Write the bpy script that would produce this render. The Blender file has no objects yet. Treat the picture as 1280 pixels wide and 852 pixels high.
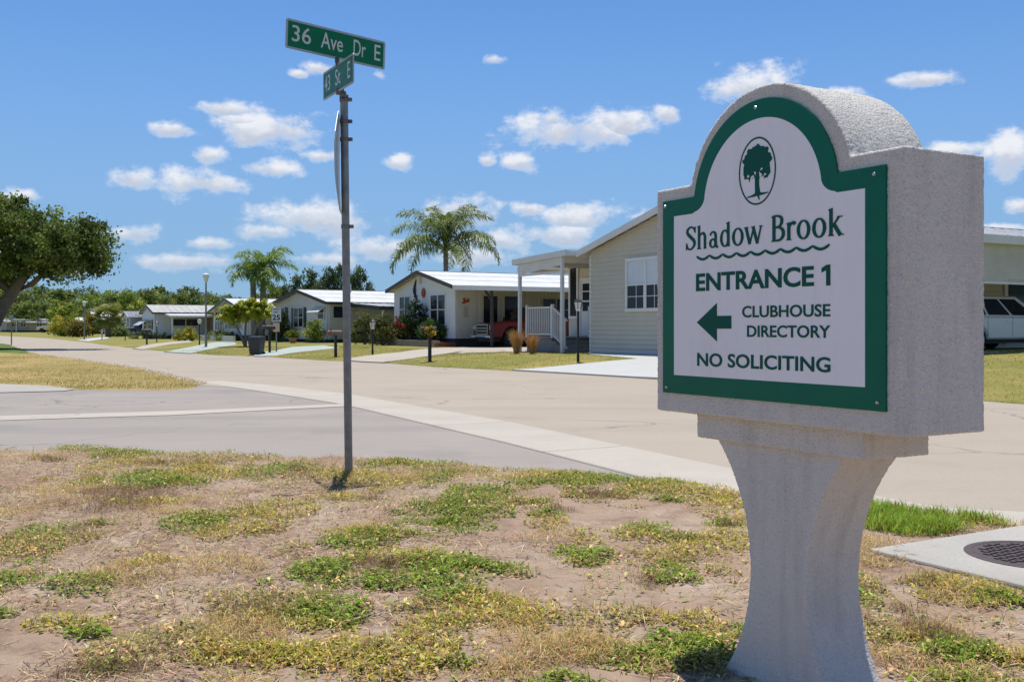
import bpy, bmesh, math, random
import numpy as np
from mathutils import Vector, Matrix

random.seed(7); RNG = np.random.default_rng(11)
scene = bpy.context.scene
COL = scene.collection
R = math.radians

# ------------------------------------------------------------------ camera
F_PX, CAM_H, HORIZON = 1280.0, 1.2, 408.0      # focal length in photo pixels, eye height, horizon row
cam_d = bpy.data.cameras.new('camera'); cam = bpy.data.objects.new('camera', cam_d); COL.objects.link(cam)
cam.location = (0, 0, CAM_H); cam.rotation_euler = (R(90), 0, 0)
cam_d.sensor_width = 36; cam_d.lens = 36 * F_PX / 1280
cam_d.shift_y = -(426 - HORIZON) / 1280
cam_d.clip_start = 0.05; cam_d.clip_end = 6000
scene.camera = cam

# ------------------------------------------------------------------ world, sun, exposure
SUN_EL, SUN_AZ = R(77), math.atan2(-.10, .995)     # azimuth from +Y towards +X: sun stands beyond the sign
scene.view_settings.view_transform = 'Standard'; scene.view_settings.look = 'None'
scene.view_settings.gamma = 1; scene.view_settings.use_curve_mapping = False
scene.view_settings.exposure = 0.6
sun_d = bpy.data.lights.new('sun', 'SUN'); sun = bpy.data.objects.new('sun', sun_d); COL.objects.link(sun)
sun_d.energy = 3.2; sun_d.angle = R(.53); sun_d.color = (1, .955, .89)
sdir = Vector((math.sin(SUN_AZ) * math.cos(SUN_EL), math.cos(SUN_AZ) * math.cos(SUN_EL), math.sin(SUN_EL)))
sun.rotation_euler = sdir.to_track_quat('Z', 'Y').to_euler(); sun.location = (0, 0, 30)

world = bpy.data.worlds.new('World'); scene.world = world; world.use_nodes = True
wt = world.node_tree; wt.nodes.clear()
def wn(t, **k):
    n = wt.nodes.new(t)
    for a, b in k.items(): setattr(n, a, b)
    return n
def wl(a, b): wt.links.new(a, b)
def wmath(op, a, b=None, c=None, clamp=False):
    n = wn('ShaderNodeMath', operation=op, use_clamp=clamp)
    for i, v in enumerate((a, b, c)):
        if v is None: continue
        if isinstance(v, (int, float)): n.inputs[i].default_value = v
        else: wl(v, n.inputs[i])
    return n.outputs[0]
sky = wn('ShaderNodeTexSky', sky_type='NISHITA', sun_disc=False)
sky.sun_elevation = SUN_EL; sky.sun_rotation = SUN_AZ; sky.altitude = 6000
sky.air_density = 1.2; sky.dust_density = 0; sky.ozone_density = 5
SKY_STRENGTH = .124
tc = wn('ShaderNodeTexCoord'); nrm = wn('ShaderNodeVectorMath', operation='NORMALIZE'); wl(tc.outputs['Generated'], nrm.inputs[0])
sx = wn('ShaderNodeSeparateXYZ'); wl(nrm.outputs[0], sx.inputs[0])
az = wmath('ARCTAN2', sx.outputs[0], sx.outputs[1])
el = wmath('ARCSINE', sx.outputs[2])
HALF = 0.47                                     # the band of clouds goes on round the whole horizon, mirrored each 27 degrees
azr = wmath('SUBTRACT', wmath('PINGPONG', wmath('ADD', az, HALF + 8 * HALF), 2 * HALF), HALF)
# cloud list: photo column, row, half width, half height (pixels turned into directions)
CL = [(335,160,76,21),(283,135,36,11),(216,161,28,9),(305,150,34,9),(262,194,24,12),(335,212,42,13),(255,228,56,17),(165,223,28,17),
      (398,272,80,23),(335,290,44,11),(480,312,66,17),(264,305,32,9),(235,326,64,12),(172,292,30,12),(410,325,60,10),
      (716,162,88,24),(775,152,44,20),(690,150,26,12),(834,140,18,12),(647,203,26,13),(610,200,14,8),(619,75,18,7),(474,93,14,7),
      (578,262,56,19),(660,262,30,10),(720,272,62,19),(700,292,70,16),(620,302,52,16),(590,320,66,16),(498,203,18,12),(403,196,22,8),
      (940,108,62,23),(1040,122,46,15),(1155,99,38,9),(1262,195,40,24),(1190,188,40,10),(1276,258,16,9),(1240,286,36,6),
      (400,86,26,10),(375,92,14,6),(30,245,22,9),(60,330,60,10),(1090,300,80,14),(900,300,60,14),(840,275,50,12)]
def cloud_field(px, py):
    """returns the cloud thickness socket at direction (px, py)"""
    pv = wn('ShaderNodeCombineXYZ'); wl(px, pv.inputs[0]); wl(py, pv.inputs[1])
    n1 = wn('ShaderNodeTexNoise'); n1.inputs['Scale'].default_value = 26; n1.inputs['Detail'].default_value = 9; n1.inputs['Roughness'].default_value = .62
    mp = wn('ShaderNodeMapping'); mp.inputs['Scale'].default_value = (1, 1.5, 1); wl(pv.outputs[0], mp.inputs[0]); wl(mp.outputs[0], n1.inputs['Vector'])
    best = None
    for (u, v, a, b) in CL:
        ka = math.atan((u - 640) / F_PX); ke = math.atan((HORIZON - v) / F_PX * math.cos(ka))
        s = wn('ShaderNodeVectorMath', operation='SUBTRACT'); wl(pv.outputs[0], s.inputs[0]); s.inputs[1].default_value = (ka, ke, 0)
        m = wn('ShaderNodeVectorMath', operation='MULTIPLY'); wl(s.outputs[0], m.inputs[0]); m.inputs[1].default_value = (F_PX / (a * 1.12), F_PX / (b * 1.2), 0)
        l = wn('ShaderNodeVectorMath', operation='LENGTH'); wl(m.outputs[0], l.inputs[0])
        d = wmath('SUBTRACT', 1.0, l.outputs['Value'])
        sy = wn('ShaderNodeSeparateXYZ'); wl(m.outputs[0], sy.inputs[0])
        if best is None: best, hgt = d, sy.outputs[1]
        else:
            g = wmath('GREATER_THAN', d, best); best = wmath('MAXIMUM', best, d)
            x = wn('ShaderNodeMix', data_type='FLOAT'); wl(g, x.inputs['Factor']); wl(hgt, x.inputs['A']); wl(sy.outputs[1], x.inputs['B']); hgt = x.outputs['Result']
    best = wmath('MAXIMUM', best, -.62)
    return wmath('ADD', best, wmath('MULTIPLY', wmath('SUBTRACT', n1.outputs['Fac'], .5), 2.8)), n1.outputs['Fac'], hgt
d0, nz, hgt = cloud_field(azr, el)
def smooth(v, lo, hi):
    m = wn('ShaderNodeMapRange', interpolation_type='SMOOTHSTEP'); wl(v, m.inputs['Value'])
    m.inputs['From Min'].default_value = lo; m.inputs['From Max'].default_value = hi
    return m.outputs['Result']
cover = wmath('MULTIPLY', smooth(d0, .02, .80), wmath('MULTIPLY_ADD', smooth(el, .03, .14), .30, .65))
shade = wmath('MULTIPLY', smooth(d0, .15, .8), smooth(wmath('MULTIPLY_ADD', wmath('SUBTRACT', nz, .5), 2.2, hgt), .45, -.55))      # flat undersides are greyer
ccol = wn('ShaderNodeMix', data_type='RGBA'); wl(shade, ccol.inputs['Factor'])
ccol.inputs['A'].default_value = (.58, .59, .62, 1); ccol.inputs['B'].default_value = (.33, .365, .435, 1)
skm = wn('ShaderNodeVectorMath', operation='MULTIPLY'); wl(sky.outputs[0], skm.inputs[0]); skm.inputs[1].default_value = (SKY_STRENGTH*.68, SKY_STRENGTH*.91, SKY_STRENGTH)
# pale haze low over the whole horizon
veil = wn('ShaderNodeMix', data_type='RGBA'); wl(skm.outputs[0], veil.inputs['A']); veil.inputs['B'].default_value = (.165, .265, .385, 1)
wl(wmath('MULTIPLY', smooth(wmath('ABSOLUTE', el), .38, .0), .88), veil.inputs['Factor'])
mix = wn('ShaderNodeMix', data_type='RGBA'); wl(cover, mix.inputs['Factor']); wl(veil.outputs['Result'], mix.inputs['A']); wl(ccol.outputs['Result'], mix.inputs['B'])
bg = wn('ShaderNodeBackground'); bg.inputs['Strength'].default_value = 1.0; wl(mix.outputs['Result'], bg.inputs['Color'])
wo = wn('ShaderNodeOutputWorld'); wl(bg.outputs[0], wo.inputs['Surface'])
world.cycles.sampling_method = 'MANUAL'; world.cycles.sample_map_resolution = 256
scene.cycles.use_denoising = True
scene.cycles.max_bounces = 8; scene.cycles.transparent_max_bounces = 8

# ------------------------------------------------------------------ materials
def new_mat(name):
    m = bpy.data.materials.new(name); m.use_nodes = True
    nt = m.node_tree; b = nt.nodes['Principled BSDF']
    return m, nt, b
def setp(b, **k):
    for a, v in k.items(): b.inputs[a.replace('_', ' ')].default_value = v
def c4(c): return (c[0], c[1], c[2], 1)
def pm(name, c1, c2=None, scale=6, rough=.7, bump=0, bscale=None, metal=0, spec=.4, detail=6, dist=.01, c3=None, s3=60, coat=0):
    """principled material: two tones mixed by noise (object space), optional third fine tone and bump"""
    m, nt, b = new_mat(name); setp(b, Roughness=rough, Metallic=metal, Specular_IOR_Level=spec, Coat_Weight=coat)
    b.inputs['Base Color'].default_value = c4(c1)
    t = nt.nodes.new('ShaderNodeTexCoord'); vec = t.outputs['Object']
    def noise(s, d=detail, r=.6):
        n = nt.nodes.new('ShaderNodeTexNoise'); n.inputs['Scale'].default_value = s; n.inputs['Detail'].default_value = d; n.inputs['Roughness'].default_value = r
        nt.links.new(vec, n.inputs['Vector']); return n
    if c2 is not None:
        n = noise(scale); rp = nt.nodes.new('ShaderNodeMapRange'); rp.inputs['From Min'].default_value = .32; rp.inputs['From Max'].default_value = .68
        nt.links.new(n.outputs['Fac'], rp.inputs['Value'])
        mx = nt.nodes.new('ShaderNodeMix'); mx.data_type = 'RGBA'; mx.inputs['A'].default_value = c4(c1); mx.inputs['B'].default_value = c4(c2)
        nt.links.new(rp.outputs['Result'], mx.inputs['Factor']); out = mx.outputs['Result']
        if c3 is not None:
            n3 = noise(s3, 3); r3 = nt.nodes.new('ShaderNodeMapRange'); r3.inputs['From Min'].default_value = .52; r3.inputs['From Max'].default_value = .72
            nt.links.new(n3.outputs['Fac'], r3.inputs['Value'])
            m3 = nt.nodes.new('ShaderNodeMix'); m3.data_type = 'RGBA'; nt.links.new(out, m3.inputs['A']); m3.inputs['B'].default_value = c4(c3)
            nt.links.new(r3.outputs['Result'], m3.inputs['Factor']); out = m3.outputs['Result']
        nt.links.new(out, b.inputs['Base Color'])
    if bump:
        nb = noise(bscale or scale * 8, 4); bp = nt.nodes.new('ShaderNodeBump'); bp.inputs['Strength'].default_value = bump; bp.inputs['Distance'].default_value = dist
        nt.links.new(nb.outputs['Fac'], bp.inputs['Height']); nt.links.new(bp.outputs[0], b.inputs['Normal'])
    return m
def leaf_mat(name, trans=.42, rough=.55, spec=.3):
    """leaf material: colour from the point attribute 'tint', part of the light goes through"""
    m, nt, b = new_mat(name); setp(b, Roughness=rough, Specular_IOR_Level=spec)
    a = nt.nodes.new('ShaderNodeAttribute'); a.attribute_name = 'tint'
    nt.links.new(a.outputs['Color'], b.inputs['Base Color'])
    tr = nt.nodes.new('ShaderNodeBsdfTranslucent'); nt.links.new(a.outputs['Color'], tr.inputs['Color'])
    mx = nt.nodes.new('ShaderNodeMixShader'); mx.inputs[0].default_value = trans
    nt.links.new(b.outputs[0], mx.inputs[1]); nt.links.new(tr.outputs[0], mx.inputs[2])
    nt.links.new(mx.outputs[0], nt.nodes['Material Output'].inputs['Surface'])
    return m
M = {}
M['stucco'] = pm('stucco', (.70,.665,.605), (.76,.725,.665), 4, .95, 1, 150, c3=(.54,.515,.48), s3=150, dist=.008, spec=.1)
M['panel_white'] = pm('panel_white', (.88,.865,.87), (.84,.825,.835), 3, .4, spec=.25)
M['panel_green'] = pm('panel_green', (.004,.15,.085), (.003,.12,.075), 4, .35, spec=.18)
M['print_green'] = pm('print_green', (.004,.09,.062), None, rough=.5, spec=.15)
M['galv'] = pm('galvanised_steel', (.30,.29,.28), (.20,.195,.19), 14, .5, .1, metal=.75)
M['galv_dark'] = pm('weathered_bracket', (.14,.13,.12), (.2,.19,.18), 20, .55, metal=.6)
M['sign_green'] = pm('reflective_green', (.003,.17,.075), (.004,.14,.07), 20, .45, spec=.2)
M['sign_green_faded'] = pm('faded_green', (.012,.15,.085), (.03,.19,.11), 12, .45, spec=.2)
M['sign_white'] = pm('sign_white', (.62,.64,.62), (.55,.58,.57), 20, .45)
M['alu'] = pm('aluminium_border', (.42,.45,.46), (.36,.39,.4), 15, .5, metal=.3)
M['red_sheet'] = pm('red_sheeting', (.4,.02,.02), None, rough=.4)
M['white'] = pm('white_paint', (.74,.74,.73), (.66,.66,.65), 2.5, .55)
M['white_wall'] = pm('white_siding', (.76,.765,.775), (.71,.715,.725), 1.2, .6)
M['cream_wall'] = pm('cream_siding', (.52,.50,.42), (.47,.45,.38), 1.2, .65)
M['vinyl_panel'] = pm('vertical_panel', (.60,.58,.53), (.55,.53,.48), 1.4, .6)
M['sage_wall'] = pm('sage_siding', (.61,.575,.48), (.57,.535,.45), 1.0, .62)
M['tan_wall'] = pm('tan_siding', (.40,.37,.285), (.365,.337,.26), 1.0, .62)
M['brown_wall'] = pm('brown_panel', (.27,.20,.14), (.23,.17,.12), 1.5, .7)
M['pink_wall'] = pm('beige_wall', (.50,.42,.33), (.45,.38,.3), 1.2, .7)
M['roof_white'] = pm('white_metal_roof', (.74,.735,.72), (.64,.635,.62), .8, .5, c3=(.58,.57,.55), s3=3)
M['roof_old'] = pm('weathered_white_roof', (.52,.51,.46), (.40,.39,.35), 1.1, .6, c3=(.33,.32,.29), s3=4)
M['roof_grey'] = pm('grey_shingle_roof', (.25,.26,.29), (.2,.21,.24), 3, .8)
M['fascia_grey'] = pm('grey_fascia', (.30,.30,.31), (.26,.26,.27), 3, .5)
M['fascia_brown'] = pm('brown_fascia', (.075,.055,.045), (.055,.04,.035), 3, .5)
M['fascia_black'] = pm('dark_fascia', (.04,.038,.04), None, rough=.5)
M['fascia_green'] = pm('green_fascia', (.02,.10,.075), None, rough=.5)
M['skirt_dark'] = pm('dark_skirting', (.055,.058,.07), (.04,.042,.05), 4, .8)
M['shadow_grey'] = pm('carport_wall', (.30,.28,.24), (.26,.245,.21), 2, .8)  # grey-tan tone of the carport back walls
M['deck'] = pm('deck_boards', (.27,.26,.255), (.21,.2,.2), 5, .7)
M['shutter'] = pm('dark_shutter', (.03,.034,.045), None, rough=.5)
M['wood_dark'] = pm('dark_wood', (.06,.05,.042), (.04,.033,.028), 9, .8)
M['black'] = pm('black_metal', (.016,.016,.017), None, rough=.45)
M['blind'] = pm('window_blind', (.62,.68,.74), (.56,.62,.68), 4, .4)  # pale blue-white reflection put into the colour of the upper panes
M['brick'] = pm('planter_block', (.36,.29,.235), (.28,.22,.18), 8, .85)
M['plaque'] = pm('grey_plaque', (.4,.39,.36), None, rough=.6)
M['mulch'] = pm('red_mulch', (.30,.10,.06), (.22,.07,.045), 14, .95, .4, 40)
M['bin'] = pm('bin_plastic', (.032,.04,.045), (.026,.032,.036), 6, .5)
M['lamp_globe'] = pm('lamp_globe', (.62,.62,.58), None, rough=.25)
M['concrete'] = pm('concrete', (.46,.43,.375), (.40,.375,.325), 2.2, .9, .25, 90, c3=(.33,.31,.275), s3=50, dist=.003)
M['concrete_gutter'] = pm('gutter_concrete', (.50,.445,.365), (.45,.40,.33), 1.0, .9, .2, 60, c3=(.42,.38,.32), s3=26, dist=.004)
M['drive_white'] = pm('painted_driveway', (.51,.51,.48), (.46,.46,.435), .7, .8)
M['drive_mint'] = pm('mint_driveway', (.42,.465,.41), (.38,.42,.37), .8, .8)
M['path_tan'] = pm('tan_path', (.47,.41,.33), (.42,.37,.3), .8, .9)
M['asphalt_tan'] = pm('pale_road_asphalt', (.43,.36,.275), (.385,.325,.25), .35, .93, .35, 120, c3=(.31,.265,.215), s3=70, dist=.004)
M['asphalt_grey'] = pm('grey_asphalt', (.355,.31,.265), (.31,.272,.235), .5, .93, .4, 110, c3=(.25,.222,.198), s3=60, dist=.004)
M['iron'] = pm('cast_iron', (.115,.085,.08), (.085,.065,.062), 18, .7, .2, metal=.3)
M['bark'] = pm('bark', (.20,.165,.13), (.12,.1,.082), 6, .95, .6, 25, dist=.03)
M['palm_bark'] = pm('palm_bark', (.27,.235,.20), (.19,.165,.14), 5, .95, .5, 20)
M['leaf'] = leaf_mat('tree_leaf'); M['leaf_soft'] = leaf_mat('weed_leaf', .3, .7, .15); M['palm_leaf'] = leaf_mat('palm_leaf', .35, .45, .35)
M['straw'] = leaf_mat('straw', .15, .85, .1)
M['scrap'] = pm('white_scrap', (.75,.74,.72), None, rough=.6)
M['tyre'] = pm('tyre_rubber', (.018,.018,.019), None, rough=.85)
M['rim'] = pm('alloy_rim', (.5,.51,.53), None, rough=.25, metal=.9)
M['chrome'] = pm('chrome', (.42,.43,.45), None, rough=.22, metal=1)
M['red_paint'] = pm('deep_red_paint', (.15,.004,.008), None, rough=.4, coat=.15, spec=.3)
M['blue_paint'] = pm('navy_paint', (.012,.03,.10), None, rough=.25, coat=.6, spec=.5)
M['white_car'] = pm('white_car_paint', (.66,.67,.69), None, rough=.25, coat=.6, spec=.5)
M['headlight'] = pm('headlight_lens', (.34,.35,.36), None, rough=.1)
M['plastic_dark'] = pm('dark_trim', (.02,.02,.022), None, rough=.6)
M['terracotta'] = pm('terracotta_pot', (.42,.27,.15), None, rough=.8)
M['orange_plate'] = pm('orange_notice', (.62,.30,.16), (.7,.55,.45), 25, .6)
M['art_red'] = pm('red_wall_art', (.34,.06,.03), None, rough=.6)
M['art_dark'] = pm('dark_wall_art', (.03,.035,.045), None, rough=.5)
def add_wear(m, crack, scale, stain, amount):
    """thin cracks and broad stains over a paving material (world space)"""
    nt = m.node_tree; b = nt.nodes['Principled BSDF']; src = b.inputs['Base Color'].links[0].from_socket
    g = nt.nodes.new('ShaderNodeNewGeometry')
    def noise(s, d=4):
        n = nt.nodes.new('ShaderNodeTexNoise'); n.inputs['Scale'].default_value = s; n.inputs['Detail'].default_value = d; nt.links.new(g.outputs['Position'], n.inputs['Vector']); return n
    def mr(v, a, b_):
        r = nt.nodes.new('ShaderNodeMapRange'); r.inputs['From Min'].default_value = a; r.inputs['From Max'].default_value = b_; nt.links.new(v, r.inputs['Value']); return r.outputs['Result']
    wob = noise(1.6, 5); ad = nt.nodes.new('ShaderNodeVectorMath'); ad.operation = 'MULTIPLY_ADD'; nt.links.new(wob.outputs['Color'], ad.inputs[0]); ad.inputs[1].default_value = (.9, .9, 0); nt.links.new(g.outputs['Position'], ad.inputs[2])
    vo = nt.nodes.new('ShaderNodeTexVoronoi'); vo.feature = 'DISTANCE_TO_EDGE'; vo.inputs['Scale'].default_value = scale; nt.links.new(ad.outputs[0], vo.inputs['Vector'])
    line = mr(vo.outputs['Distance'], .010, .002); msk = mr(noise(.23).outputs['Fac'], .50, .62)
    mu = nt.nodes.new('ShaderNodeMath'); mu.operation = 'MULTIPLY'; nt.links.new(line, mu.inputs[0]); nt.links.new(msk, mu.inputs[1])
    mp = nt.nodes.new('ShaderNodeMapping'); mp.inputs['Rotation'].default_value = (0, 0, -R(90-29.7)); mp.inputs['Scale'].default_value = (.08, .9, 1); nt.links.new(g.outputs['Position'], mp.inputs[0])
    n2 = nt.nodes.new('ShaderNodeTexNoise'); n2.inputs['Scale'].default_value = 1.0; n2.inputs['Detail'].default_value = 5; nt.links.new(mp.outputs[0], n2.inputs['Vector'])
    out = src
    for f, c in ((mr(n2.outputs['Fac'], .50, .72), stain), (mr(noise(.7, 6).outputs['Fac'], .58, .70), stain), (mu.outputs[0], crack)):
        k = nt.nodes.new('ShaderNodeMath'); k.operation = 'MULTIPLY'; nt.links.new(f, k.inputs[0]); k.inputs[1].default_value = amount if c is stain else .7
        x = nt.nodes.new('ShaderNodeMix'); x.data_type = 'RGBA'; nt.links.new(k.outputs[0], x.inputs['Factor']); nt.links.new(out, x.inputs['A']); x.inputs['B'].default_value = c4(c); out = x.outputs['Result']
    nt.links.new(out, b.inputs['Base Color'])
add_wear(M['asphalt_tan'], (.16,.14,.12), .28, (.335,.285,.225), .55); add_wear(M['asphalt_grey'], (.12,.11,.10), .35, (.24,.215,.19), .55)
add_wear(M['concrete_gutter'], (.2,.18,.16), .5, (.40,.35,.29), .5); add_wear(M['concrete'], (.25,.22,.2), .6, (.33,.30,.25), .5)
def add_streaks(m, col, amount):
    """faint vertical rain streaks in object space"""
    nt = m.node_tree; b = nt.nodes['Principled BSDF']; src = b.inputs['Base Color'].links[0].from_socket
    t = nt.nodes.new('ShaderNodeTexCoord'); mp = nt.nodes.new('ShaderNodeMapping'); mp.inputs['Scale'].default_value = (9, 9, .9); nt.links.new(t.outputs['Object'], mp.inputs[0])
    n = nt.nodes.new('ShaderNodeTexNoise'); n.inputs['Scale'].default_value = 1.4; n.inputs['Detail'].default_value = 7; n.inputs['Roughness'].default_value = .7; nt.links.new(mp.outputs[0], n.inputs['Vector'])
    r = nt.nodes.new('ShaderNodeMapRange'); r.inputs['From Min'].default_value = .5; r.inputs['From Max'].default_value = .75; r.inputs['To Max'].default_value = amount; nt.links.new(n.outputs['Fac'], r.inputs['Value'])
    x = nt.nodes.new('ShaderNodeMix'); x.data_type = 'RGBA'; nt.links.new(r.outputs['Result'], x.inputs['Factor']); nt.links.new(src, x.inputs['A']); x.inputs['B'].default_value = c4(col); nt.links.new(x.outputs['Result'], b.inputs['Base Color'])
add_streaks(M['stucco'], (.46,.42,.37), .5)
for k_ in ('white_wall', 'roof_white', 'white', 'sage_wall', 'panel_white'): add_streaks(M[k_], tuple(.72*q for q in M[k_].node_tree.nodes['Principled BSDF'].inputs['Base Color'].default_value[:3]), .35)
def glass_mat(name, col):
    m, nt, b = new_mat(name); setp(b, Roughness=.12, Specular_IOR_Level=.28); b.inputs['Base Color'].default_value = c4(col); return m
M['glass'] = glass_mat('dark_window_glass', (.018,.022,.028)); M['car_glass'] = glass_mat('car_glass', (.008,.01,.012))

# ------------------------------------------------------------------ mesh helpers
class MB:
    """collects verts and faces; build() links them as one mesh object"""
    def __init__(s): s.v = []; s.f = []; s.sm = False
    def add(s, vs, fs):
        o = len(s.v); s.v += [tuple(p) for p in vs]; s.f += [tuple(i + o for i in q) for q in fs]; return s
    def box(s, x0, x1, y0, y1, z0, z1):
        return s.add([(x0,y0,z0),(x1,y0,z0),(x1,y1,z0),(x0,y1,z0),(x0,y0,z1),(x1,y0,z1),(x1,y1,z1),(x0,y1,z1)],
                     [(0,3,2,1),(4,5,6,7),(0,1,5,4),(1,2,6,5),(2,3,7,6),(3,0,4,7)])
    def hexa(s, p):   # 8 points, bottom ring then top ring
        return s.add(p, [(0,3,2,1),(4,5,6,7),(0,1,5,4),(1,2,6,5),(2,3,7,6),(3,0,4,7)])
    def prism(s, poly, y0, y1, axis='y'):   # polygon of (x,z) extruded along y (or (y,z) along x, or (x,y) along z)
        n = len(poly)
        def P(a, b, t): return (a, t, b) if axis == 'y' else ((t, a, b) if axis == 'x' else (a, b, t))
        vs = [P(a, b, y0) for a, b in poly] + [P(a, b, y1) for a, b in poly]
        fs = [tuple(range(n)), tuple(range(2*n-1, n-1, -1))] + [(i, i+n, (i+1) % n + n, (i+1) % n) for i in range(n)]
        return s.add(vs, fs)
    def bar(s, a, b, w, h=None):            # square bar between two points
        a, b = Vector(a), Vector(b); h = h or w; d = (b - a).normalized()
        up = Vector((0,0,1)) if abs(d.z) < .95 else Vector((0,1,0))
        x = d.cross(up).normalized() * w / 2; z = x.cross(d).normalized() * h / 2
        return s.hexa([a-x-z, a+x-z, b+x-z, b-x-z, a-x+z, a+x+z, b+x+z, b-x+z])
    def tube(s, pts, rad, n=8, cap=True):
        pts = [Vector(p) for p in pts]; o = len(s.v); k = len(pts)
        rad = [rad] * k if isinstance(rad, (int, float)) else rad
        for i, p in enumerate(pts):
            d = (pts[min(i+1, k-1)] - pts[max(i-1, 0)]).normalized()
            up = Vector((1,0,0)) if abs(d.x) < .8 else Vector((0,1,0))
            a = d.cross(up).normalized(); b = d.cross(a)
            for j in range(n):
                t = 2 * math.pi * j / n; q = p + (a * math.cos(t) + b * math.sin(t)) * rad[i]; s.v.append(tuple(q))
        for i in range(k-1):
            for j in range(n): s.f.append((o+i*n+j, o+i*n+(j+1) % n, o+(i+1)*n+(j+1) % n, o+(i+1)*n+j))
        if cap: s.f += [tuple(o+j for j in range(n-1, -1, -1)), tuple(o+(k-1)*n+j for j in range(n))]
        return s
    def lathe(s, prof, c=(0,0,0), n=16, axis='z'):
        o = len(s.v)
        for r, h in prof:
            for j in range(n):
                t = 2*math.pi*j/n; a, b = r*math.cos(t), r*math.sin(t)
                s.v.append({'z': (c[0]+a, c[1]+b, c[2]+h), 'x': (c[0]+h, c[1]+a, c[2]+b), 'y': (c[0]+a, c[1]+h, c[2]-b)}[axis])
        for i in range(len(prof)-1):
            for j in range(n): s.f.append((o+i*n+j, o+i*n+(j+1) % n, o+(i+1)*n+(j+1) % n, o+(i+1)*n+j))
        s.f += [tuple(o+j for j in range(n-1, -1, -1)), tuple(o+(len(prof)-1)*n+j for j in range(n))]
        return s
    def build(s, name, mat, parent=None, smooth=False, bevel=0, loc=None):
        me = bpy.data.meshes.new(name); me.from_pydata(s.v, [], s.f); me.update()
        return link(name, me, mat, parent, smooth, bevel, loc)
def link(name, me, mat, parent=None, smooth=False, bevel=0, loc=None):
    if mat is not None: me.materials.append(M[mat] if isinstance(mat, str) else mat)
    o = bpy.data.objects.new(name, me); COL.objects.link(o)
    if parent is not None: o.parent = parent
    if loc is not None: o.location = loc
    if smooth:
        me.polygons.foreach_set('use_smooth', [True] * len(me.polygons))
        if smooth != 'all':
            me.set_sharp_from_angle(angle=R(38))
    if bevel:
        b = o.modifiers.new('bevel', 'BEVEL'); b.width = bevel; b.segments = 2; b.limit_method = 'ANGLE'; b.angle_limit = R(35)
    return o
def np_mesh(name, V, Fq, tint=None):
    """mesh from numpy verts (N,3) and faces (M,k); tint = colour per vertex"""
    me = bpy.data.meshes.new(name); k = Fq.shape[1]
    me.vertices.add(len(V)); me.vertices.foreach_set('co', np.asarray(V, np.float32).ravel())
    me.loops.add(len(Fq) * k); me.loops.foreach_set('vertex_index', np.asarray(Fq, np.int32).ravel())
    me.polygons.add(len(Fq)); me.polygons.foreach_set('loop_start', np.arange(0, len(Fq) * k, k, dtype=np.int32))
    me.update(calc_edges=True)
    if tint is not None:
        a = me.attributes.new('tint', 'FLOAT_COLOR', 'POINT')
        a.data.foreach_set('color', np.concatenate([tint, np.ones((len(tint), 1))], 1).astype(np.float32).ravel())
    return me
def tag(o, label=None, cat=None, group=None, kind=None):
    if label: o['label'] = label
    if cat: o['category'] = cat
    if group: o['group'] = group
    if kind: o['kind'] = kind
    return o
def thing(name, label, cat, loc=(0,0,0), rz=0, group=None):
    o = bpy.data.objects.new(name, None); COL.objects.link(o); o.location = loc; o.rotation_euler = (0, 0, rz); o.empty_display_size = .2
    return tag(o, label, cat, group)
def copy_tree(o, parent=None):
    c = o.copy(); COL.objects.link(c); c.parent = parent
    for ch in list(o.children): copy_tree(ch, c)
    return c
def text_mesh(body, size, extrude=.0008, bold=0, font_scale_x=1.0):
    cu = bpy.data.curves.new('t', 'FONT'); cu.body = body; cu.size = size; cu.extrude = extrude; cu.offset = bold; cu.resolution_u = 4
    ob = bpy.data.objects.new('t', cu); COL.objects.link(ob)
    dg = bpy.context.evaluated_depsgraph_get(); me = bpy.data.meshes.new_from_object(ob.evaluated_get(dg))
    bpy.data.objects.remove(ob); bpy.data.curves.remove(cu); return me
def text_fit(body, x0, x1, z0, z1, y, bold=0, thick=.0015):
    """flat text mesh standing in the xz plane facing -y, stretched to the given box (cap height z0..z1)"""
    me = text_mesh(body, 1.0, .01, bold)
    co = np.empty(len(me.vertices) * 3, np.float32); me.vertices.foreach_get('co', co); co = co.reshape(-1, 3)
    a, b = co.min(0), co.max(0)
    out = np.empty_like(co)
    out[:, 0] = x0 + (co[:, 0] - a[0]) / (b[0] - a[0]) * (x1 - x0)
    out[:, 2] = z0 + (co[:, 1] - a[1]) / (b[1] - a[1]) * (z1 - z0)
    out[:, 1] = y - (co[:, 2] - a[2]) / (b[2] - a[2]) * thick
    me.vertices.foreach_set('co', out.ravel()); me.update(); return me

# ------------------------------------------------------------------ lie of the land (x right, y away from the camera)
TH = R(29.7)
D = Vector((-math.sin(TH), math.cos(TH), 0))        # along the main road, away
N = Vector((math.cos(TH), math.sin(TH), 0))         # across the main road, towards the houses
ROTZ = math.atan2(-D.y, -D.x)                       # local +x = -D, local +y = N
def gp(u, v, z=0.0):
    y = F_PX * (CAM_H - z) / (v - HORIZON); return Vector(((u - 640) / F_PX * y, y, z))
def at(u, y): return ((u - 640) / F_PX * y, y)
def cn(x, y): return (D.x * x + D.y * y, N.x * x + N.y * y)
def xy(c, n): return (D.x * c + N.x * n, D.y * c + N.y * n)
FAR_PX = [(1420,517),(1250,503),(1000,486),(690,466),(547,459),(478,453.5),(402,450.5),(330,446),(265,443.6),(180,437),(130,431),(100,427),(56,422.5),(0,419.6)]
FAR = [gp(*p) for p in FAR_PX]
FAR_C = np.array([cn(p.x, p.y)[0] for p in FAR]); FAR_N = np.array([cn(p.x, p.y)[1] for p in FAR])
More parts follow.
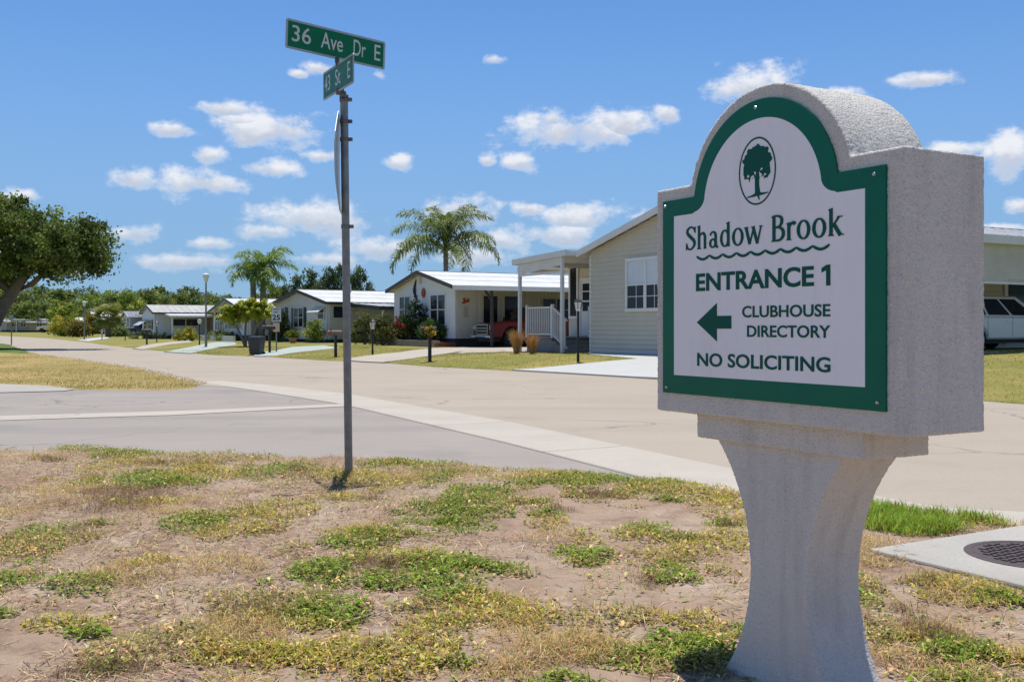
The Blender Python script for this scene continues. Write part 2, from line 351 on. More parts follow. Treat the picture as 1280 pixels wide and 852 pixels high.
FAR_C = np.concatenate([[-60, -25], FAR_C, [260]]); FAR_N = np.concatenate([[16.5, 16.0], FAR_N, [FAR_N[-1] - 45]])
def n_edge(c): return np.interp(c, FAR_C, FAR_N)
def amp(c): return np.interp(c, [-60, 17, 25, 30, 42, 62, 85, 400], [.6, .6, .44, .40, .19, .20, .03, .0])
def gz(x, y):
    """height of the yards beyond the far road edge"""
    c, n = cn(x, y); m = n - n_edge(c)
    return float(amp(c) * (1 - math.exp(-max(m, 0) / 3.2))) if m > 0 else 0.0
def pixz(u, v):
    """point of the yard surface seen at a pixel"""
    z = 0.0
    for _ in range(25):
        p = gp(u, v, z); z = .5 * z + .5 * gz(p.x, p.y)
    return gp(u, v, z)

# ------------------------------------------------------------------ numpy noise and polygon tools
def vnoise(x, y, seed=0):
    xi, yi = np.floor(x).astype(np.int64), np.floor(y).astype(np.int64); fx, fy = x - xi, y - yi
    def h(a, b):
        n = (a * 374761393 + b * 668265263 + seed * 974711) & 0x7fffffff
        n = ((n ^ (n >> 13)) * 1274126177) & 0x7fffffff
        return ((n ^ (n >> 16)) & 0xffff) / 65535.0
    sx_, sy_ = fx*fx*(3-2*fx), fy*fy*(3-2*fy)
    return (h(xi, yi)*(1-sx_) + h(xi+1, yi)*sx_)*(1-sy_) + (h(xi, yi+1)*(1-sx_) + h(xi+1, yi+1)*sx_)*sy_
def fbm(x, y, seed=0, o=4):
    s = 0; a = .5; t = 0
    for i in range(o): s = s + a*vnoise(x*2**i, y*2**i, seed+i); t += a; a *= .5
    return s / t
def poly_sd(X, Y, P):
    """signed distance to polygon P (positive inside)"""
    d = np.full(X.shape, 1e9); inside = np.zeros(X.shape, bool); n = len(P)
    for i in range(n):
        ax, ay = P[i][0], P[i][1]; bx, by = P[(i+1) % n][0], P[(i+1) % n][1]
        ex, ey = bx-ax, by-ay; L = ex*ex + ey*ey + 1e-12
        t = np.clip(((X-ax)*ex + (Y-ay)*ey)/L, 0, 1); d = np.minimum(d, np.hypot(X-ax-t*ex, Y-ay-t*ey))
        cr = ((ay > Y) != (by > Y)) & (X < (bx-ax)*(Y-ay)/((by-ay) if abs(by-ay) > 1e-12 else 1e-12) + ax)
        inside ^= cr
    return np.where(inside, d, -d)
def sstep(v, a, b): t = np.clip((v-a)/(b-a), 0, 1); return t*t*(3-2*t)
def grid_mesh(name, X, Y, Z, keep=None):
    h, w = X.shape; V = np.stack([X, Y, Z], -1).reshape(-1, 3)
    i = np.arange(h*w).reshape(h, w); Fq = np.stack([i[:-1, :-1], i[:-1, 1:], i[1:, 1:], i[1:, :-1]], -1).reshape(-1, 4)
    if keep is not None:
        k = (keep[:-1, :-1] | keep[:-1, 1:] | keep[1:, 1:] | keep[1:, :-1]).reshape(-1); Fq = Fq[k]
    me = np_mesh(name, V, Fq); me.polygons.foreach_set('use_smooth', np.ones(len(Fq), bool)); return me
def sheet(name, pts, z, mat, drape=False, seg=.6):
    """flat polygon of (x, y) points, draped over the yards if asked"""
    bm = bmesh.new(); vs = [bm.verts.new((p[0], p[1], 0)) for p in pts]; f = bm.faces.new(vs)
    if f.normal.z < 0 or f.calc_area() < 0: pass
    bmesh.ops.triangulate(bm, faces=bm.faces[:])
    if drape:
        for _ in range(6):
            es = [e for e in bm.edges if e.calc_length() > seg]
            if not es: break
            bmesh.ops.subdivide_edges(bm, edges=es, cuts=1); bmesh.ops.triangulate(bm, faces=[q for q in bm.faces if len(q.verts) > 3])
    for v in bm.verts:
        if drape:
            c_, n_ = cn(v.co.x, v.co.y); v.co.z = z + gz(v.co.x, v.co.y)
        else: v.co.z = z
    bmesh.ops.recalc_face_normals(bm, faces=bm.faces[:])
    me = bpy.data.meshes.new(name); bm.to_mesh(me); bm.free()
    if len(me.polygons) and me.polygons[0].normal.z < 0: me.flip_normals()
    o = link(name, me, mat)
    if drape: sm = o.modifiers.new('edge', 'SOLIDIFY'); sm.thickness = .07; sm.offset = -1
    return o

# ------------------------------------------------------------------ ground, lawns, roads
def lawn_material(name, green, dry, sand, gscale, bias):
    m, nt, b = new_mat(name); setp(b, Roughness=.95, Specular_IOR_Level=.1)
    t = nt.nodes.new('ShaderNodeNewGeometry')
    def noise(s, d=5):
        n = nt.nodes.new('ShaderNodeTexNoise'); n.inputs['Scale'].default_value = s; n.inputs['Detail'].default_value = d; n.inputs['Roughness'].default_value = .65
        nt.links.new(t.outputs['Position'], n.inputs['Vector']); return n.outputs['Fac']
    def mr(v, a, b_):
        r = nt.nodes.new('ShaderNodeMapRange'); r.inputs['From Min'].default_value = a; r.inputs['From Max'].default_value = b_; nt.links.new(v, r.inputs['Value']); return r.outputs['Result']
    def mix(f, A, B):
        x = nt.nodes.new('ShaderNodeMix'); x.data_type = 'RGBA'; nt.links.new(f, x.inputs['Factor'])
        for s, v in (('A', A), ('B', B)):
            if isinstance(v, tuple): x.inputs[s].default_value = c4(v)
            else: nt.links.new(v, x.inputs[s])
        return x.outputs['Result']
    c = mix(mr(noise(gscale), .5-bias, .72-bias), green, dry)
    c = mix(mr(noise(gscale*9), .45, .75), c, tuple(.55*a + .45*b_ for a, b_ in zip(dry, green)))
    c = mix(mr(noise(38, 3), .5, .8), c, sand)
    nt.links.new(c, b.inputs['Base Color'])
    bp = nt.nodes.new('ShaderNodeBump'); bp.inputs['Strength'].default_value = .8; bp.inputs['Distance'].default_value = .03
    nt.links.new(noise(30, 6), bp.inputs['Height']); nt.links.new(bp.outputs[0], b.inputs['Normal'])
    return m
M['lawn'] = lawn_material('yard_lawn', (.19,.20,.045), (.40,.31,.11), (.38,.31,.14), .28, .02)
M['lawn_dry'] = lawn_material('dry_lawn', (.26,.21,.06), (.45,.33,.14), (.46,.35,.19), .35, .1)
M['lawn_green'] = lawn_material('green_lawn', (.085,.15,.03), (.16,.19,.05), (.2,.2,.08), .3, .0)

bm = bmesh.new(); bmesh.ops.create_circle(bm, cap_ends=True, radius=3500, segments=64)
me = bpy.data.meshes.new('ground'); bm.to_mesh(me); bm.free()
tag(link('ground', me, 'lawn', loc=(0, 0, -.09)), kind='structure')

cs = np.concatenate([np.arange(-60, 60, .8), np.arange(60, 150, 2.5), np.arange(150, 261, 10)])
ms = np.array([0, .03, .07, .14, .3, .6, 1, 1.6, 2.4, 3.4, 4.6, 6, 8, 10.5, 14, 18, 24, 32, 45, 70, 120, 220])
Cg, Mg = np.meshgrid(cs, ms, indexing='ij'); ne = n_edge(Cg)
wob = (fbm(Cg*1.3, Cg*0+3.1, 5, 3) - .5)*.22*np.clip(1-Mg, 0, 1)
Nn = ne + Mg + wob
Zg = amp(Cg)*(1-np.exp(-Mg/3.2)) + np.interp(Mg, [0, .03, .07, .2, 1], [-.08, .0, .022, .03, .03])
tag(link('yard_lawn', grid_mesh('yard_lawn', D.x*Cg+N.x*Nn, D.y*Cg+N.y*Nn, Zg), 'lawn'), kind='structure')

NEAR = [gp(*p) for p in [(255,479),(175,460),(100,449),(60,444.5),(37,439),(15,431),(0,428)]]
NC = np.array([-80, 19.5] + [cn(p.x, p.y)[0] for p in NEAR] + [130, 260]); NN = np.array([6.3, 6.2] + [cn(p.x, p.y)[1] for p in NEAR] + [2.5, -60.])
cs2 = np.concatenate([np.arange(-60, 150, 1.0), np.arange(150, 260, 6.0)])
V = []; Fc = []
for i, c in enumerate(cs2):
    a, b_ = np.interp(c, NC, NN) - .6, n_edge(c) + .5
    V += [(*xy(c, a), .004), (*xy(c, b_), .004)]
    if i: Fc.append((2*i-2, 2*i-1, 2*i+1, 2*i))
me = bpy.data.meshes.new('main_road'); me.from_pydata(V, [], Fc); me.update()
if me.polygons[0].normal.z < 0: me.flip_normals()
tag(link('main_road', me, 'asphalt_tan'), kind='structure')
tag(sheet('side_street', [xy(1, -80), xy(21.6, -80), xy(21.6, 5.8), xy(1, 5.8)], 0, 'asphalt_grey'), kind='structure')

# valley gutter across the mouth of the side street, in cast lengths with joints
g_far = [(1500,690-40),(1280,655),(1100,622),(905,585),(640,528.5),(430,492),(330,481),(258,474.6)]
g_near = [(1500,690),(1280,661),(1096,634),(860,612.5),(640,555.5),(430,506),(330,490),(258,479.5)]
gf = [cn(*gp(*p).xy) for p in g_far]; gn_ = [cn(*gp(*p).xy) for p in g_near]
gfc, gfn = np.array([p[0] for p in gf]), np.array([p[1] for p in gf]); gnc, gnn = np.array([p[0] for p in gn_]), np.array([p[1] for p in gn_])
gutter = None
c = -9.0; edges = [c]
while c < 21.3: c += 2.9 + random.uniform(-.05, .05); edges.append(c)
gutter = bpy.data.objects.new('concrete_gutter', None); COL.objects.link(gutter); gutter['kind'] = 'structure'
for a, b_ in zip(edges[:-1], edges[1:]):
    mb = MB(); k = 4; st = np.linspace(a+.006, b_-.006, k)
    vs = []
    for s in st:
        f_, n_ = float(np.interp(s, gfc, gfn)), float(np.interp(s, gnc, gnn)); mid = (f_+n_)/2
        for q, z in ((n_, .004), (n_+.01, .014), (mid, .008), (f_-.01, .013), (f_, .004)): vs.append((*xy(s, q), z))
    fs = [(i*5+j, i*5+j+1, (i+1)*5+j+1, (i+1)*5+j) for i in range(k-1) for j in range(4)]
    mb.add(vs, fs); o = mb.build('gutter_section', 'concrete_gutter', gutter)
    if o.data.polygons[0].normal.z < 0: o.data.flip_normals()
line_a = [(-400,531),(0,520),(215,514),(440,504.5)]; line_b = [(440,507.5),(215,519),(0,525.5),(-400,539)]
tag(sheet('concrete_joint_strip', [gp(*p).xy for p in line_a + line_b], .006, 'concrete_gutter'), kind='structure')

# lawn beyond the side street
ISL = [gp(*p) for p in [(258,481),(215,470),(175,461),(100,450),(60,445),(37,440),(15,431.5),(0,428.5)]]
ISL = [(p.x, p.y) for p in ISL] + [xy(120, 3), xy(130, -20), xy(60, -60)] + [(p.x, p.y) for p in [gp(-700,492), gp(-220,483), gp(0,480.5), gp(60,483), gp(92,487.5), gp(200,488), gp(240,485.5)]]
gx = np.arange(-62, -3, .22); gy = np.arange(17, 92, .25); X, Y = np.meshgrid(gx, gy)
sd = poly_sd(X, Y, ISL) + (fbm(X*1.5, Y*1.5, 3) - .5)*.5
Z = -.06 + .10*sstep(sd, -.15, .25) + (fbm(X*.7, Y*.7, 9)-.5)*.05
isl = link('corner_lawn', grid_mesh('corner_lawn', X, Y, Z, sd > -.6), None); tag(isl, kind='structure')
isl.data.materials.append(M['lawn_dry']); isl.data.materials.append(M['lawn_green'])
cen = np.empty(len(isl.data.polygons)*3, np.float32); isl.data.polygons.foreach_get('center', cen); cen = cen.reshape(-1, 3)
isl.data.polygons.foreach_set('material_index', (cen[:, 1] + .25*cen[:, 0] + (vnoise(cen[:, 0]*2, cen[:, 1]*2, 4)-.5)*3 > 39.5).astype(np.int32))
tag(sheet('driveway_apron', [gp(*p).xy for p in [(-300,489),(0,480),(60,482.6),(94,487),(80,489),(0,491),(-300,503)]], .012, 'concrete'), kind='structure')

# driveways and garden paths of the houses (drawn on the yards)
def drive(name, px, mat, dz=.045): return tag(sheet(name, [pixz(*p).xy for p in px], dz, mat, True), kind='structure')
drive('driveway', [(640,463.5),(668,462),(700,459),(740,455),(797,450),(738,444.2),(735,441.5),(860,444),(1010,452),(1010,487),(822,474),(700,467)], 'drive_white')
drive('driveway', [(455,453),(478,454),(515,449.5),(560,443),(600,441),(640,441),(700,440),(700,433),(600,434.5),(545,436),(500,441.5),(430,450.5)], 'path_tan')
drive('driveway', [(318,446),(345,445.5),(385,440),(425,436),(405,432.5),(365,434.5),(345,439),(318,441.5)], 'drive_mint')
drive('driveway', [(205,440.3),(238,442.3),(262,437.5),(296,431.5),(292,427.6),(270,428.3),(240,434.3)], 'drive_mint')
drive('driveway', [(166,436.5),(178,437.5),(205,432.5),(240,428.3),(236,426),(200,429.4),(178,432.8)], 'path_tan')
drive('driveway', [(96,425.5),(110,427),(136,423.2),(134,420.6)], 'drive_white')

# the bare verge in front, with worn soil
EDGE = [(-500,575),(-150,562),(0,566),(100,566),(200,570),(330,572),(436,575),(560,583),(640,589),(760,600),(860,613),(915,619),(1000,626),(1096,638),(1243,658),(1280,663),(1500,694)]
VP = [(gp(*p).x, gp(*p).y) for p in EDGE] + [(9, 2.5), (12, -12), (-22, -12), (-22, 12)]
gx = np.concatenate([np.arange(-22, -8, .3), np.arange(-8, 5.5, .04), np.arange(5.5, 12, .3)]); gy = np.concatenate([np.arange(-8, 2.4, .3), np.arange(2.4, 12.4, .045)])
X, Y = np.meshgrid(gx, gy)
def verge_z(X, Y):
    sd = poly_sd(X, Y, VP) + (fbm(X*2.2, Y*2.2, 21) - .5)*.55
    b = (fbm(X*1.1, Y*1.1, 31)-.5)*.06 + (fbm(X*4, Y*4, 32)-.5)*.03 + (fbm(X*14, Y*14, 33, 3)-.5)*.014
    return -.05 + .105*sstep(sd, -.2, .22) + b*sstep(sd, -.05, .6) , sd
Zv, sdv = verge_z(X, Y)
def soil_material():
    m, nt, b = new_mat('worn_soil'); setp(b, Roughness=1, Specular_IOR_Level=.08)
    t = nt.nodes.new('ShaderNodeNewGeometry')
    def noise(s, d=6, r=.65):
        n = nt.nodes.new('ShaderNodeTexNoise'); n.inputs['Scale'].default_value = s; n.inputs['Detail'].default_value = d; n.inputs['Roughness'].default_value = r
        nt.links.new(t.outputs['Position'], n.inputs['Vector']); return n.outputs['Fac']
    def mr(v, a, b_):
        r = nt.nodes.new('ShaderNodeMapRange'); r.inputs['From Min'].default_value = a; r.inputs['From Max'].default_value = b_; nt.links.new(v, r.inputs['Value']); return r.outputs['Result']
    def mix(f, A, B):
        x = nt.nodes.new('ShaderNodeMix'); x.data_type = 'RGBA'; nt.links.new(f, x.inputs['Factor'])
        for s, v in (('A', A), ('B', B)):
            if isinstance(v, tuple): x.inputs[s].default_value = c4(v)
            else: nt.links.new(v, x.inputs[s])
        return x.outputs['Result']
    c = mix(mr(noise(1.1), .38, .62), (.43,.325,.235), (.345,.23,.155))
    c = mix(mr(noise(4.5), .5, .68), c, (.25,.165,.115))
    c = mix(mr(noise(3.2), .56, .7), c, (.50,.40,.32))
    c = mix(mr(noise(90, 3), .55, .72), c, (.40,.33,.26))
    c = mix(mr(noise(130, 3), .6, .74), c, (.10,.07,.055))
    nt.links.new(c, b.inputs['Base Color'])
    bp = nt.nodes.new('ShaderNodeBump'); bp.inputs['Strength'].default_value = .7; bp.inputs['Distance'].default_value = .012
    nt.links.new(noise(60, 8, .75), bp.inputs['Height']); nt.links.new(bp.outputs[0], b.inputs['Normal'])
    return m
M['soil'] = soil_material()
tag(link('bare_verge', grid_mesh('bare_verge', X, Y, Zv, sdv > -.7), 'soil'), kind='structure')

# ------------------------------------------------------------------ scattered blades, weeds, straw
def kites(P, az_, tilt, L, W, tint, bend=.25, fold=0):
    """one leaf (two bent quads, 6 verts) per row: P base (N,3), azimuth, tilt above the ground, length, width"""
    n = len(P); dx, dy = np.cos(az_), np.sin(az_); ct, st = np.cos(tilt), np.sin(tilt); ct2, st2 = np.cos(tilt-bend*2), np.sin(tilt-bend*2)
    d1 = np.stack([dx*ct, dy*ct, st], 1)*(L*.55)[:, None]; d2 = np.stack([dx*ct2, dy*ct2, st2], 1)*(L*.45)[:, None]
    s = np.stack([-dy, dx, np.zeros(n)], 1)*(W*.5)[:, None]
    m = P + d1; e = m + d2
    V = np.stack([P - s*.35, P + s*.35, m + s, m - s, e + s*.15, e - s*.15], 1).reshape(-1, 3)
    b = np.arange(n)[:, None]*6
    Fq = np.concatenate([b + np.array([0, 1, 2, 3]), b + np.array([3, 2, 4, 5])], 1).reshape(-1, 4)
    return V, Fq, np.repeat(tint, 6, 0)
def join(parts):
    V, Fq, T = [], [], []; o = 0
    for v, f, t in parts: V.append(v); Fq.append(f+o); T.append(t); o += len(v)
    return np.concatenate(V), np.concatenate(Fq), np.concatenate(T)
def jit(col, n, s=.32, hue=.12):
    c = np.array(col)[None, :]*(1 + RNG.normal(0, s, (n, 1)))*(1 + RNG.normal(0, hue, (n, 3))); return np.clip(c, .004, .85)
def ground_xy(u, v):
    y = F_PX*CAM_H/(v-HORIZON); return (u-640)/F_PX*y, y
GREEN, YEL, OLIVE, DRY, BROWN, LAWN = (.19,.265,.03), (.37,.33,.05), (.26,.25,.065), (.60,.42,.18), (.21,.12,.07), (.30,.42,.05)
# patches: column, row, half width, half height (px), kind, strength
PT = [(150,570,55,8,'g',1),(290,574,90,6,'o',1),(60,580,40,6,'d',.7),(200,604,40,9,'g',1),(255,600,35,10,'y',1),(135,592,24,7,'y',.7),(120,617,20,9,'o',.6),(105,612,22,7,'g',.6),
      (390,605,60,8,'o',1),(470,604,45,9,'y',1),(520,590,60,7,'g',.8),(350,598,30,6,'g',.8),(640,596,60,8,'o',.9),(700,603,60,9,'y',.9),(780,612,60,10,'g',.9),(860,626,55,12,'y',1),(900,640,30,14,'y',.8),(800,630,60,8,'o',.8),
      (560,600,40,7,'d',.7),(550,608,16,8,'g',.9),(60,632,40,12,'d',.9),(150,632,30,14,'b',.6),(118,667,18,8,'b',1),(168,640,30,9,'b',.6),(225,640,40,10,'d',.8),(210,618,28,8,'g',.8),
      (50,690,45,14,'o',.8),(70,675,30,10,'g',.5),(5,742,25,18,'g',.9),(20,705,30,12,'o',.7),(245,668,26,10,'g',.6),(275,680,30,8,'y',.7),(340,652,34,12,'y',.8),(350,675,20,8,'y',.6),(270,655,40,9,'o',.7),
      (600,632,30,12,'g',1),(565,655,45,14,'g',.9),(635,640,40,10,'o',.6),(590,612,40,6,'d',.6),(680,665,18,7,'y',.9),(450,690,30,10,'g',.8),(440,680,22,8,'d',.5),
      (560,735,60,20,'g',1),(530,710,30,14,'y',.9),(480,715,35,10,'y',.6),(410,735,45,24,'g',1),(385,712,30,12,'o',.8),(340,770,50,14,'o',.9),(400,785,40,14,'g',.8),(300,800,50,14,'d',.9),(320,835,45,14,'y',.9),(200,830,60,16,'o',.6),
      (120,745,40,9,'g',.6),(145,735,30,8,'d',.8),(230,730,60,12,'d',.8),(100,810,20,5,'g',.5),(470,838,60,20,'y',.9),(600,790,45,18,'y',.9),(560,815,50,12,'o',.6),(640,805,30,12,'d',.7),
      (730,692,22,8,'y',.9),(730,715,32,10,'g',1),(690,690,26,7,'d',.6),(785,720,50,8,'o',.9),(820,682,28,8,'g',.8),(790,690,30,7,'y',.8),(850,706,40,8,'y',.8),(845,736,24,9,'g',.9),(895,736,18,8,'o',.9),(800,745,18,8,'b',.6),(655,738,20,4,'o',.6),(910,690,24,10,'y',.7),
      (740,800,60,16,'o',1),(690,790,30,14,'y',.7),(770,835,60,18,'d',.9),(870,800,38,16,'y',1),(875,835,40,18,'g',.9),(700,838,40,12,'d',.7),
      (1110,660,44,12,'l',1.3),(1160,660,50,10,'l',1.3),(1215,660,26,5,'l',.9),(1095,670,22,8,'l',.8),(1265,656,20,5,'l',.7),(1100,708,34,14,'d',1),(1165,712,22,6,'b',.8),(1195,752,45,12,'y',.9),(1240,765,40,7,'g',.8),(1175,742,22,8,'d',.8),(1210,762,40,8,'d',.7),
      (1190,836,34,16,'g',1),(1250,800,26,6,'o',.8),(1170,815,22,12,'b',.8),(1100,812,20,10,'o',.8),(1255,842,30,10,'d',.9),(1085,748,10,10,'o',.8),(1120,845,30,8,'d',.7),(1092,780,10,20,'g',.6)]
weeds, straw = [], []; SLAB0 = gp(1085.5, 685, .078)
def add_weed(kind, X, Y, dens, edge):
    n = len(X)
    if n == 0: return
    Z0, sd_ = verge_z(X, Y); dx_, dy_ = X - SLAB0.x, Y - SLAB0.y; pn_, pd_ = dx_*N.x + dy_*N.y, -(dx_*D.x + dy_*D.y); ok = (sd_ > -.02) & ~((pn_ > -.01) & (pn_ < 1.31) & (pd_ > -.01) & (pd_ < 1.71)); X, Y, Z0, edge = X[ok], Y[ok], Z0[ok], edge[ok]; n = len(X)
    mound = np.clip(1-edge, 0, 1)
    az_ = RNG.uniform(0, 2*math.pi, n)
    if kind in 'gyo':
        base = {'g': GREEN, 'y': YEL, 'o': OLIVE}[kind]
        t = jit(base, n); dead = RNG.random(n) < {'g': .16, 'y': .3, 'o': .42}[kind]; t[dead] = jit(DRY, int(dead.sum()))
        pale = RNG.random(n) < .25; t[pale] = t[pale]*1.45
        P = np.stack([X, Y, Z0 + RNG.random(n)*(.006 + .032*mound)], 1)
        blade = RNG.random(n) < {'g': .25, 'y': .5, 'o': .55}[kind]
        L = np.where(blade, RNG.uniform(.015, .048, n), RNG.uniform(.011, .031, n)); W = np.where(blade, RNG.uniform(.0018, .004, n), L*RNG.uniform(.4, .65, n))
        ti = np.where(blade, RNG.uniform(.35, 1.4, n), RNG.uniform(-.1, .9, n))
        weeds.append(kites(P, az_, ti, L, W, t, .3))
    elif kind == 'l':
        P = np.stack([X, Y, Z0], 1); t = jit(LAWN, n); pl = RNG.random(n) < .15; t[pl] = jit(YEL, int(pl.sum()))
        weeds.append(kites(P, az_, RNG.uniform(.6, 1.5, n), RNG.uniform(.03, .10, n), RNG.uniform(.003, .006, n), t, .25))
    else:
        t = jit(DRY if kind == 'd' else BROWN, n); g = RNG.random(n) < .12; t[g] = jit(OLIVE, int(g.sum()))
        P = np.stack([X, Y, Z0 + RNG.random(n)*.03*mound], 1)
        weeds.append(kites(P, az_, RNG.uniform(.0, 1.2, n), RNG.uniform(.02, .075, n), RNG.uniform(.0014, .0034, n), t, .4))
for ip, (u, v, ru, rv, kd, st) in enumerate(PT):
    x0, y0 = ground_xy(u, v); a = ru/F_PX*y0*1.75; b_ = rv*y0*y0/(F_PX*CAM_H)*1.8
    n = int(min(16000, max(500, a*b_*math.pi*(11500 if kd in 'gbl' else 8800)*st*min(1.5, (5.0/y0)**1.2))))
    r = np.sqrt(RNG.random(n)); th = RNG.uniform(0, 6.28, n); X, Y = x0 + a*r*np.cos(th), y0 + b_*r*np.sin(th)
    f = fbm(X*4.2, Y*4.2, 40+ip % 7, 4)*1.7 - .85 + (1-r)*.62; k = RNG.random(n) < np.clip(f*2.4, 0, 1)
    add_weed(kd, X[k], Y[k], st, np.clip(1-f[k]*1.9, 0, 1))
# small stray tufts between the larger patches
for q in range(140):
    x0, y0 = RNG.uniform(-4.6, 3.0), 3.2 + 5.6*RNG.random()**1.4; s_ = RNG.uniform(.05, .17); n = int(2600*s_*s_*13); kd = RNG.choice(list('ggyyodob')); th = RNG.uniform(0, 6.28, n); r = RNG.random(n)**.8
    add_weed(kd, x0 + s_*1.5*r*np.cos(th), y0 + s_*r*np.sin(th), 1, r)
# thin wild scatter everywhere and dry straw on the soil
n = 110000; X = RNG.uniform(-7.5, 4.2, n); Y = 3.0 + 8*RNG.random(n)**1.5; f = fbm(X*2.6, Y*2.6, 77, 4); k = f + np.clip(-X-.5, -1, 1.5)*.03 + RNG.normal(0, .03, n) > .575; X, Y = X[k], Y[k]
for kd, sel in (('o', .4), ('d', .8), ('y', 1.01)):
    r = RNG.random(len(X)); q = (r < sel) & (r >= {'o': 0, 'd': .4, 'y': .8}[kd]); add_weed(kd, X[q], Y[q], 1, np.ones(int(q.sum()))*.8)
V, Fq, T = join(weeds); o = link('verge_weeds', np_mesh('verge_weeds', V, Fq, T), 'leaf_soft'); tag(o, 'patches of green and yellow weeds growing on the bare verge', 'weeds', kind='stuff')
n = 170000; X = RNG.uniform(-7.5, 4.0, n); Y = 3.0 + 7.2*RNG.random(n)**1.4; f = fbm(X*1.7, Y*1.7, 55, 4) + np.clip(-X-.2, -.6, 1.6)*.10
k = RNG.random(n) < np.clip((f-.44)*5, .03, 1); X, Y = X[k], Y[k]; Z0, sd_ = verge_z(X, Y); k = sd_ > 0; X, Y, Z0 = X[k], Y[k], Z0[k]; n = len(X)
t = jit((.58,.43,.25), n, .35); br = RNG.random(n) < .42; t[br] = jit((.24,.15,.10), int(br.sum()), .3)
V, Fq, T = kites(np.stack([X, Y, Z0+.004+RNG.random(n)*.008], 1), RNG.uniform(0, 6.28, n), RNG.normal(.05, .16, n), RNG.uniform(.02, .10, n), RNG.uniform(.002, .005, n), t, .1)
o = link('straw_litter', np_mesh('straw_litter', V, Fq, T), 'straw'); tag(o, 'dry brown straw and dead grass lying on the soil', 'dry grass', kind='stuff')
# crumbs of soil and small stones
n = 9000; X = RNG.uniform(-5, 3.2, n); Y = 3.0 + 5.5*RNG.random(n)**1.5; k = fbm(X*1.9, Y*1.9, 91, 3) > .47; X, Y = X[k], Y[k]; Z0, sd_ = verge_z(X, Y); k = sd_ > .1; X, Y, Z0 = X[k], Y[k], Z0[k]; n = len(X)
r = RNG.uniform(.002, .007, n)*(1 + (RNG.random(n) < .06)*1.2); cr_ = np.array([(1,0,-.3),(0,1,-.3),(-1,0,-.3),(0,-1,-.3),(.2,.1,.7)]); jj = 1 + RNG.normal(0, .25, (n, 5, 3))
V = (np.stack([X, Y, Z0], 1)[:, None, :] + cr_[None]*jj*r[:, None, None]).reshape(-1, 3); o_ = np.arange(n)[:, None]*5
Fq = np.concatenate([o_+np.array(q) for q in ((0,1,4),(1,2,4),(2,3,4),(3,0,4))], 1).reshape(-1, 3); t = jit((.34,.25,.18), n, .35); dk = RNG.random(n) < .3; t[dk] = jit((.13,.085,.06), int(dk.sum()), .3)
tag(link('soil_crumbs', np_mesh('soil_crumbs', V, Fq, np.repeat(t, 5, 0)), 'straw'), 'crumbs of dry soil and tiny stones on the verge', 'gravel', kind='stuff')
# short grass on the lawns across the streets
def lawn_blades(name, label, X, Y, Z0, cols, hgt):
    n = len(X); t = np.concatenate([jit(c, n, .25)[None] for c in cols]); f = fbm(X*.45, Y*.45, 8, 4); i = np.clip(((f-.3)/.4 + RNG.normal(0, .22, n))*len(cols), 0, len(cols)-1).astype(int)
    t = t[i, np.arange(n)]
    V, Fq, T = kites(np.stack([X, Y, Z0-.005], 1), RNG.uniform(0, 6.28, n), RNG.uniform(.5, 1.4, n), RNG.uniform(.5, 1.3, n)*hgt, RNG.uniform(.006, .014, n), t, .3)
    tag(link(name, np_mesh(name, V, Fq, T), 'leaf_soft'), label, 'grass', kind='stuff')
n = 60000; X = RNG.uniform(-20, -5.5, n); Y = 18.5 + 24*RNG.random(n)**1.5; sd = poly_sd(X, Y, ISL); k = sd > -.05; X, Y = X[k], Y[k]
lawn_blades('lawn_grass', 'dry yellowing grass on the corner lawn across the side street', X, Y, np.full(len(X), .035), [(.25,.22,.06),(.44,.33,.12),(.55,.41,.18),(.31,.26,.08)], .05)
n = 75000; C_ = RNG.uniform(-6, 50, n); m_ = 9*RNG.random(n)**1.3; nn = n_edge(C_) + m_; X, Y = D.x*C_ + N.x*nn, D.y*C_ + N.y*nn
DR = [[(pixz(*p).x, pixz(*p).y) for p in q] for q in ([(640,464),(668,462),(700,459),(740,455),(797,450),(738,444.2),(735,441.5),(860,444),(1010,452),(1010,490),(822,476),(700,468)], [(455,455),(478,454),(515,449.5),(560,443),(600,441),(640,441),(700,440),(700,433),(600,434.5),(545,436),(500,441.5),(430,450.5)], [(318,447),(345,446.5),(385,440),(425,436),(405,432.5),(365,434.5),(345,439),(318,441.5)])]
k = np.ones(n, bool)
for q in DR: k &= poly_sd(X, Y, q) < 0
X, Y, C_, m_ = X[k], Y[k], C_[k], m_[k]
lawn_blades('lawn_grass', 'short green and straw coloured grass in the front yards', X, Y, amp(C_)*(1-np.exp(-m_/3.2)) + .03*np.clip(m_/.15, 0, 1), [(.17,.19,.04),(.24,.25,.055),(.40,.33,.10),(.50,.38,.14)], .055)

# ------------------------------------------------------------------ entrance monument sign
S = .87
def sz(z): return CAM_H + (z - CAM_H)*S               # heights measured at full-size distance, brought to the real one
W_, DEP = 1.22*S, .385*S
arris = Vector((1.198*S, 3.13*S, 0))                  # near front corner of the block
base = arris + D*(W_/2) + N*(DEP/2)
monument = thing('entrance_sign', 'grey stucco entrance sign with arched top and green bordered white panel on flared pedestal', 'sign', (base.x, base.y, 0), ROTZ)
def lx(xp): return (xp - .61)*S                       # panel coordinate (0 = left edge of the block) -> local x
FY = -DEP/2                                           # front plane
def arc(hx, zs, zp, n=40, fillet=0):
    """arch from (+hx, zs) over (0, zp) to (-hx, zs)"""
    sg = zp - zs; Rr = (hx*hx + sg*sg)/(2*sg); zc = zp - Rr; a0 = math.atan2(zs - zc, hx)
    return [(Rr*math.cos(t), zc + Rr*math.sin(t)) for t in np.linspace(a0, math.pi - a0, n)]
